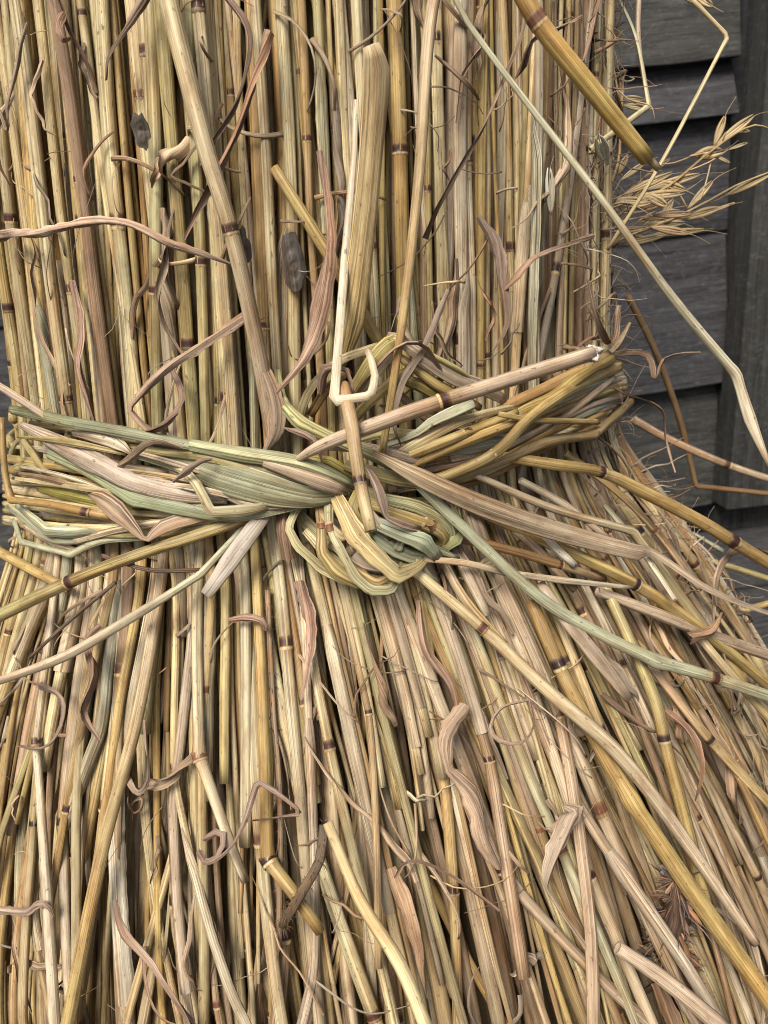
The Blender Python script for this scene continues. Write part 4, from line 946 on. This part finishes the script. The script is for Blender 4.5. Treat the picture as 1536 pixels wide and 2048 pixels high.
for k in range(11):
    fx, fy = rnd.uniform(1190, 1260), rnd.uniform(390, 490); bx, by = fx+rnd.uniform(15, 90), fy-rnd.uniform(0, 70); an = rnd.uniform(-.9, .25); l_ = rnd.uniform(45, 95)
    XTRA.append(((fx, fy), (bx, by), (bx+l_*math.cos(an), by+l_*math.sin(an)), rnd.uniform(.0010, .0019), D3*rnd.uniform(.98, 1.12)))
oat('browner crowded oat husks low against the sheaf edge, behind the other heads', [(1175, 560, -D3*1.08), (1190, 500, -D3*1.08), (1225, 430, -D3*1.08), (1270, 380, -D3*1.1)], XTRA, (.30, .205, .11))
oat('tangle of small oat husks beside the right edge of the upper sheaf',
    [(1170, 480, -D3), (1205, 400, -D3), (1235, 330, -D3), (1240, 250, -D3), (1230, 150, -D3), (1200, 40, -D3)],
    [((1235, 260), (1238, 270), (1245, 140), .0010, D3), ((1235, 240), (1240, 195), (1290, 200), .0013, D3), ((1240, 250), (1245, 210), (1300, 218), .0014, D3),
     ((1200, 400), (1235, 350), (1255, 310), .0014, D3), ((1210, 400), (1240, 362), (1290, 325), .0012, D3), ((1215, 400), (1245, 390), (1345, 345), .0015, D3),
     ((1200, 420), (1270, 395), (1370, 385), .0019, D3), ((1210, 420), (1285, 385), (1335, 412), .0019, D3), ((1200, 430), (1220, 400), (1298, 402), .0015, D3),
     ((1210, 360), (1215, 300), (1225, 330), .0014, D3), ((1205, 420), (1255, 412), (1300, 405), .0014, D3), ((1200, 120), (1215, 95), (1245, 60), .0012, D3)])
oat('oat husk hanging at the top edge right of the sheaf', [(1290, -40, -.30), (1330, -12, -.30), (1380, -8, -.30)],
    [((1360, -8), (1385, -14), (1425, 12), .0018, .30), ((1340, -8), (1360, -12), (1400, 6), .0014, .30)])

# single green husks caught in the stalks
for (a, b, wd, lab) in (((1102, 430), (1098, 335), .0013, 'pale green oat husk caught between the right upper stalks'),
                        ((1000, 1120), (958, 1135), .0020, 'tan oat husk lying below the right of the knot'),
                        ((1215, 330), (1195, 270), .0018, 'green oat husk at the right edge of the upper sheaf')):
    q = spikelet(surf(a[0], a[1], .006), surf(b[0], b[1], .008), wd, None, (.52, .44, .24) if 'tan' in lab else (.60, .60, .46))
    q.name = 'oat_husk'; tag(q, lab, 'oat husk', 'loose oat husks')

# ------------------------------------------------------------------ grey withered leaves, twig, burr
def crumple(name, px, py, off, rx, ry, col, label, cat, fuzz=0, rotz=0.0):
    c = surf(px, py, off); nv = (CAM-c).normalized()*.6+outward(c)*.4; nv.normalize()
    side = Vector((0, 0, 1)).cross(nv).normalized(); up = nv.cross(side)
    mb = MB(); n, m = 14, 18; s = rnd.random()*40; cen = []
    k = project(c)[2]/F
    for lay in (0, 1):
        for j in range(n+1):
            for i in range(m+1):
                u = j/n; th = 2*math.pi*i/m
                ed = 1+.30*noise.noise(Vector((math.cos(th)*5, math.sin(th)*5, s)))+.25*noise.noise(Vector((math.cos(th)*2, math.sin(th)*2, s)))
                x = u*ed*math.cos(th)*rx*k; y = u*ed*math.sin(th)*ry*k
                h = .0006*noise.noise(Vector((x*420, y*420, s)))+.0003*noise.noise(Vector((x*1100, y*1100, s)))-.6*x*x/(rx*k)*.6
                mb.v.append(c+side*x+up*y+nv*(h-lay*.0002)); mb.c.append(jit(col, .05)); mb.uv.append((x, y, s))
        b0 = lay*(n+1)*(m+1)
        for j in range(n):
            for i in range(m):
                a = b0+j*(m+1)+i; q = (a, a+1, a+m+2, a+m+1); mb.f.append(q if not lay else q[::-1])
    o = mb.build(name, M_INNER, None, c); tag(o, label, cat); return o
crumple('withered_leaf', 281, 262, .009, 17, 34, (.10, .088, .07), 'small crumpled grey leaf stuck on a golden stalk at upper left', 'leaf')
crumple('withered_leaf', 585, 525, .004, 25, 58, (.095, .083, .068), 'grey felted leaf wedged between stalks above the knot', 'leaf')
crumple('withered_leaf', 488, 492, .006, 14, 32, (.10, .087, .07), 'little grey leaf behind the joint of the long leaning stalk', 'leaf')
def hairy(path, rad, col, nh, hl, mb):
    mb.sweep(path, rad, [jit(col, .15) for _ in path], sides=8, lump=.2)
    for k in range(nh):
        i = rnd.randrange(len(path)); p = path[i]
        d = Vector((rnd.gauss(0, 1), rnd.gauss(0, 1), rnd.gauss(0, 1))).normalized()
        mb.sweep([p+d*rad[i]*.8, p+d*(rad[i]+hl*.5)+Vector((0, 0, -.0003)), p+d*(rad[i]+hl)+Vector((0, 0, -.001))], [.00011, .0001, .00004], [jit(col, .2)]*3, sides=4, cap=(0, 0))
mb = MB(); P, _ = spline([surf(648, 1650, .016), surf(640, 1720, .017), surf(600, 1790, .018), surf(565, 1850, .014)], [[0]]*4, .003)
hairy(P, [.0013]*len(P), (.17, .12, .075), 160, .0016, mb)
o = mb.build('twig', M_LEAF, None, P[len(P)//2]); tag(o, 'dark hairy twig lying between the stalks in the lower middle', 'twig')
mb = MB(); P, _ = spline([surf(535, 1180, .003), surf(545, 1400, .003), surf(560, 1600, .004), surf(558, 1900, .004)], [[0]]*4, .004)
hairy(P, [.0009]*len(P), (.22, .15, .09), 200, .0012, mb)
o = mb.build('twig', M_LEAF, None, P[len(P)//2]); tag(o, 'thin fuzzy brown stem running straight down between the stalks below the band', 'twig')
mb = MB(); P, _ = spline([surf(205, 1112, .014), surf(300, 1140, .016), surf(400, 1140, .016)], [[0]]*3, .004)
hairy(P, [.0007]*len(P), (.16, .11, .08), 40, .001, mb)
o = mb.build('twig', M_LEAF, None, P[len(P)//2]); tag(o, 'thin dark twig lying level just under the left of the band', 'twig')
mb = MB(); P, _ = spline([surf(60, 1315, .014), surf(130, 1250, .016), surf(230, 1165, .016)], [[0]]*3, .004)
hairy(P, [.0006]*len(P), (.15, .11, .08), 20, .0008, mb)
o = mb.build('twig', M_LEAF, None, P[len(P)//2]); tag(o, 'thin dark twig slanting up right below the left end of the band', 'twig')
mb = MB(); c0 = surf(1345, 1880, -.004); P = [c0+Vector((.0012*math.sin(i), 0, .024-.0055*i)) for i in range(9)]
rr_ = [.0015, .003, .0042, .005, .005, .0045, .0035, .0025, .001]
mb.sweep(P, rr_, [(.10, .065, .045)]*9, sides=14, lump=.5)
for k in range(520):
    i = rnd.randrange(9); d = Vector((rnd.gauss(0, 1), rnd.gauss(0, 1), rnd.gauss(0, .7))).normalized(); p = P[i]+d*rr_[i]*.6
    l = rnd.uniform(.002, .0085); e = p+d*l+Vector((rnd.gauss(0, .0015), rnd.gauss(0, .0015), -l*rnd.uniform(-.2, .8))); wd = rnd.choice((.0002, .0003, .0009))
    mb.sweep([p, (p+e)/2+d*rnd.uniform(-.001, .002), e], [wd, wd*1.2, .00008], [jit((.20, .135, .10), .4)]*3, sides=5, flat=.3, cap=(0, 0))
o = mb.build('seed_head', M_LEAF, None, c0); tag(o, 'dark shaggy dried seed head sunk among the stalks at the lower right', 'seed head')

# chaff, fibres and broken bits caught in the straw: uncountable
ch = MB()
for k in range(430):
    phi = math.asin(rnd.uniform(-.95, .97)); z = rnd.uniform(-.19, .16)
    if rnd.random() < .35: phi = rnd.uniform(.7, 1.3)
    a = rnd.uniform(0, 6.28); L_ = rnd.uniform(.006, .03); n = 5; x, y = phi, z; r_ = prof(z); P = []
    cu = rnd.gauss(0, .7); lift = rnd.uniform(0, .006)
    for i in range(n+1):
        P.append(onsheaf(x, y, .001+lift*math.sin(math.pi*i/n)+.002*rnd.random())); a += cu/n
        x += math.cos(a)*L_/n/r_; y += math.sin(a)*L_/n
    P, _ = spline(P, [[0]]*len(P), .003)
    r1 = rnd.choice((.00012, .0002, .0003, .0005, .0008))
    ch.sweep(P, [r1*(1-.6*i/len(P)) for i in range(len(P))], [jit(rnd.choice(LEAFC+[(.55, .43, .26)]), .15)]*len(P), sides=6, flat=.35)
for k in range(330):                       # hairs and husk shreds standing off the right flank
    phi = rnd.uniform(.85, 1.45); z = rnd.choice((rnd.uniform(.0, .16), rnd.uniform(-.12, .03)))
    p = onsheaf(phi, z, .001); o_ = outward(p); t_ = Vector((0, 0, 1)); b_ = o_.cross(t_)
    d = (o_*rnd.uniform(.15, .9)+t_*rnd.gauss(0, .8)+b_*rnd.gauss(0, .5)).normalized(); L_ = rnd.uniform(.006, .030)
    P = [p]; 
    for i in range(5):
        d = (d+Vector((rnd.gauss(0, .3), rnd.gauss(0, .3), rnd.gauss(0, .3)-.06))).normalized(); P.append(P[-1]+d*L_/5)
    P, _ = spline(P, [[0]]*6, .002)
    r1 = rnd.choice((.00012, .0002, .0003, .0006))
    ch.sweep(P, [r1*(1-.7*i/len(P)) for i in range(len(P))], [jit(rnd.choice(LEAFC+[(.60, .48, .30), (.66, .56, .40)]), .15)]*len(P), sides=6, flat=.45)
o = ch.build('chaff', M_LEAF); tag(o, 'fine fibres and broken bits caught all over the straw', 'chaff', kind='stuff')

# torn white pith at the frayed end of the diagonal stalk and at a few butts
# ------------------------------------------------------------------ labels that say which straw is which
def size_word(r_): return 'thin' if r_ < .00135 else ('thick' if r_ > .00180 else 'medium')
ORD = ['leftmost', 'second', 'third', 'fourth', 'fifth', 'sixth', 'seventh', 'eighth', 'ninth', 'tenth', 'eleventh', 'twelfth', 'thirteenth', 'fourteenth', 'fifteenth', 'sixteenth', 'seventeenth', 'eighteenth', 'nineteenth', 'twentieth']
def ordinal(i):
    if i < len(ORD): return ORD[i]
    tens = {2: 'twenty', 3: 'thirty', 4: 'forty', 5: 'fifty', 6: 'sixty', 7: 'seventy', 8: 'eighty', 9: 'ninety'}[(i+1)//10]
    u = (i+1) % 10
    return {2: 'twentieth', 3: 'thirtieth', 4: 'fortieth', 5: 'fiftieth', 6: 'sixtieth', 7: 'seventieth', 8: 'eightieth', 9: 'ninetieth'}[(i+1)//10] if u == 0 else tens+'-'+['first', 'second', 'third', 'fourth', 'fifth', 'sixth', 'seventh', 'eighth', 'ninth'][u-1]
fam = {}
for rec in STALKS:
    o, path, cn, r_, nn, where = rec
    key = (where, cn, size_word(r_), nn > 0)
    zref = -.08 if where == 'low' else .03
    q = min(path, key=lambda p: abs(p.z-zref)); fam.setdefault(key, []).append((math.atan2(q.x, -q.y), o))
for (where, cn, sz, nd), lst in fam.items():
    lst.sort(key=lambda t: t[0])
    place = {'full0': 'outer stalks above the band', 'full1': 'recessed stalks above the band', 'low': 'short stalks below the band'}[where]
    ring = 'jointed' if nd else 'plain'
    for i, (a, o) in enumerate(lst):
        tag(o, '%s %s %s stalk, %s%s among such %s' % (sz, ring, cn, ordinal(i), '' if i == 0 else ' from left', place), 'straw stalk', 'straw stalks of the sheaf')
fam = {}
for o, phi, z in SCRAPS:
    P = project(Vector(o.location)); side = ('left of the knot', 'in line with the knot', 'right of the knot', 'on the right flank')[0 if P[0] < 570 else 1 if P[0] < 860 else 2 if P[0] < 1130 else 3]
    key = (side, 'above' if z > 0 else 'below'); fam.setdefault(key, []).append((P[1], o))
for (side, ab), lst in fam.items():
    lst.sort(key=lambda t: t[0])
    for i, (y, o) in enumerate(lst):
        oo = 'topmost' if i == 0 else ordinal(i)+' from the top'
        tag(o, 'curled leaf scrap %s the band, %s, %s' % (ab, side, oo), 'leaf', 'small leaf scraps in the straw')
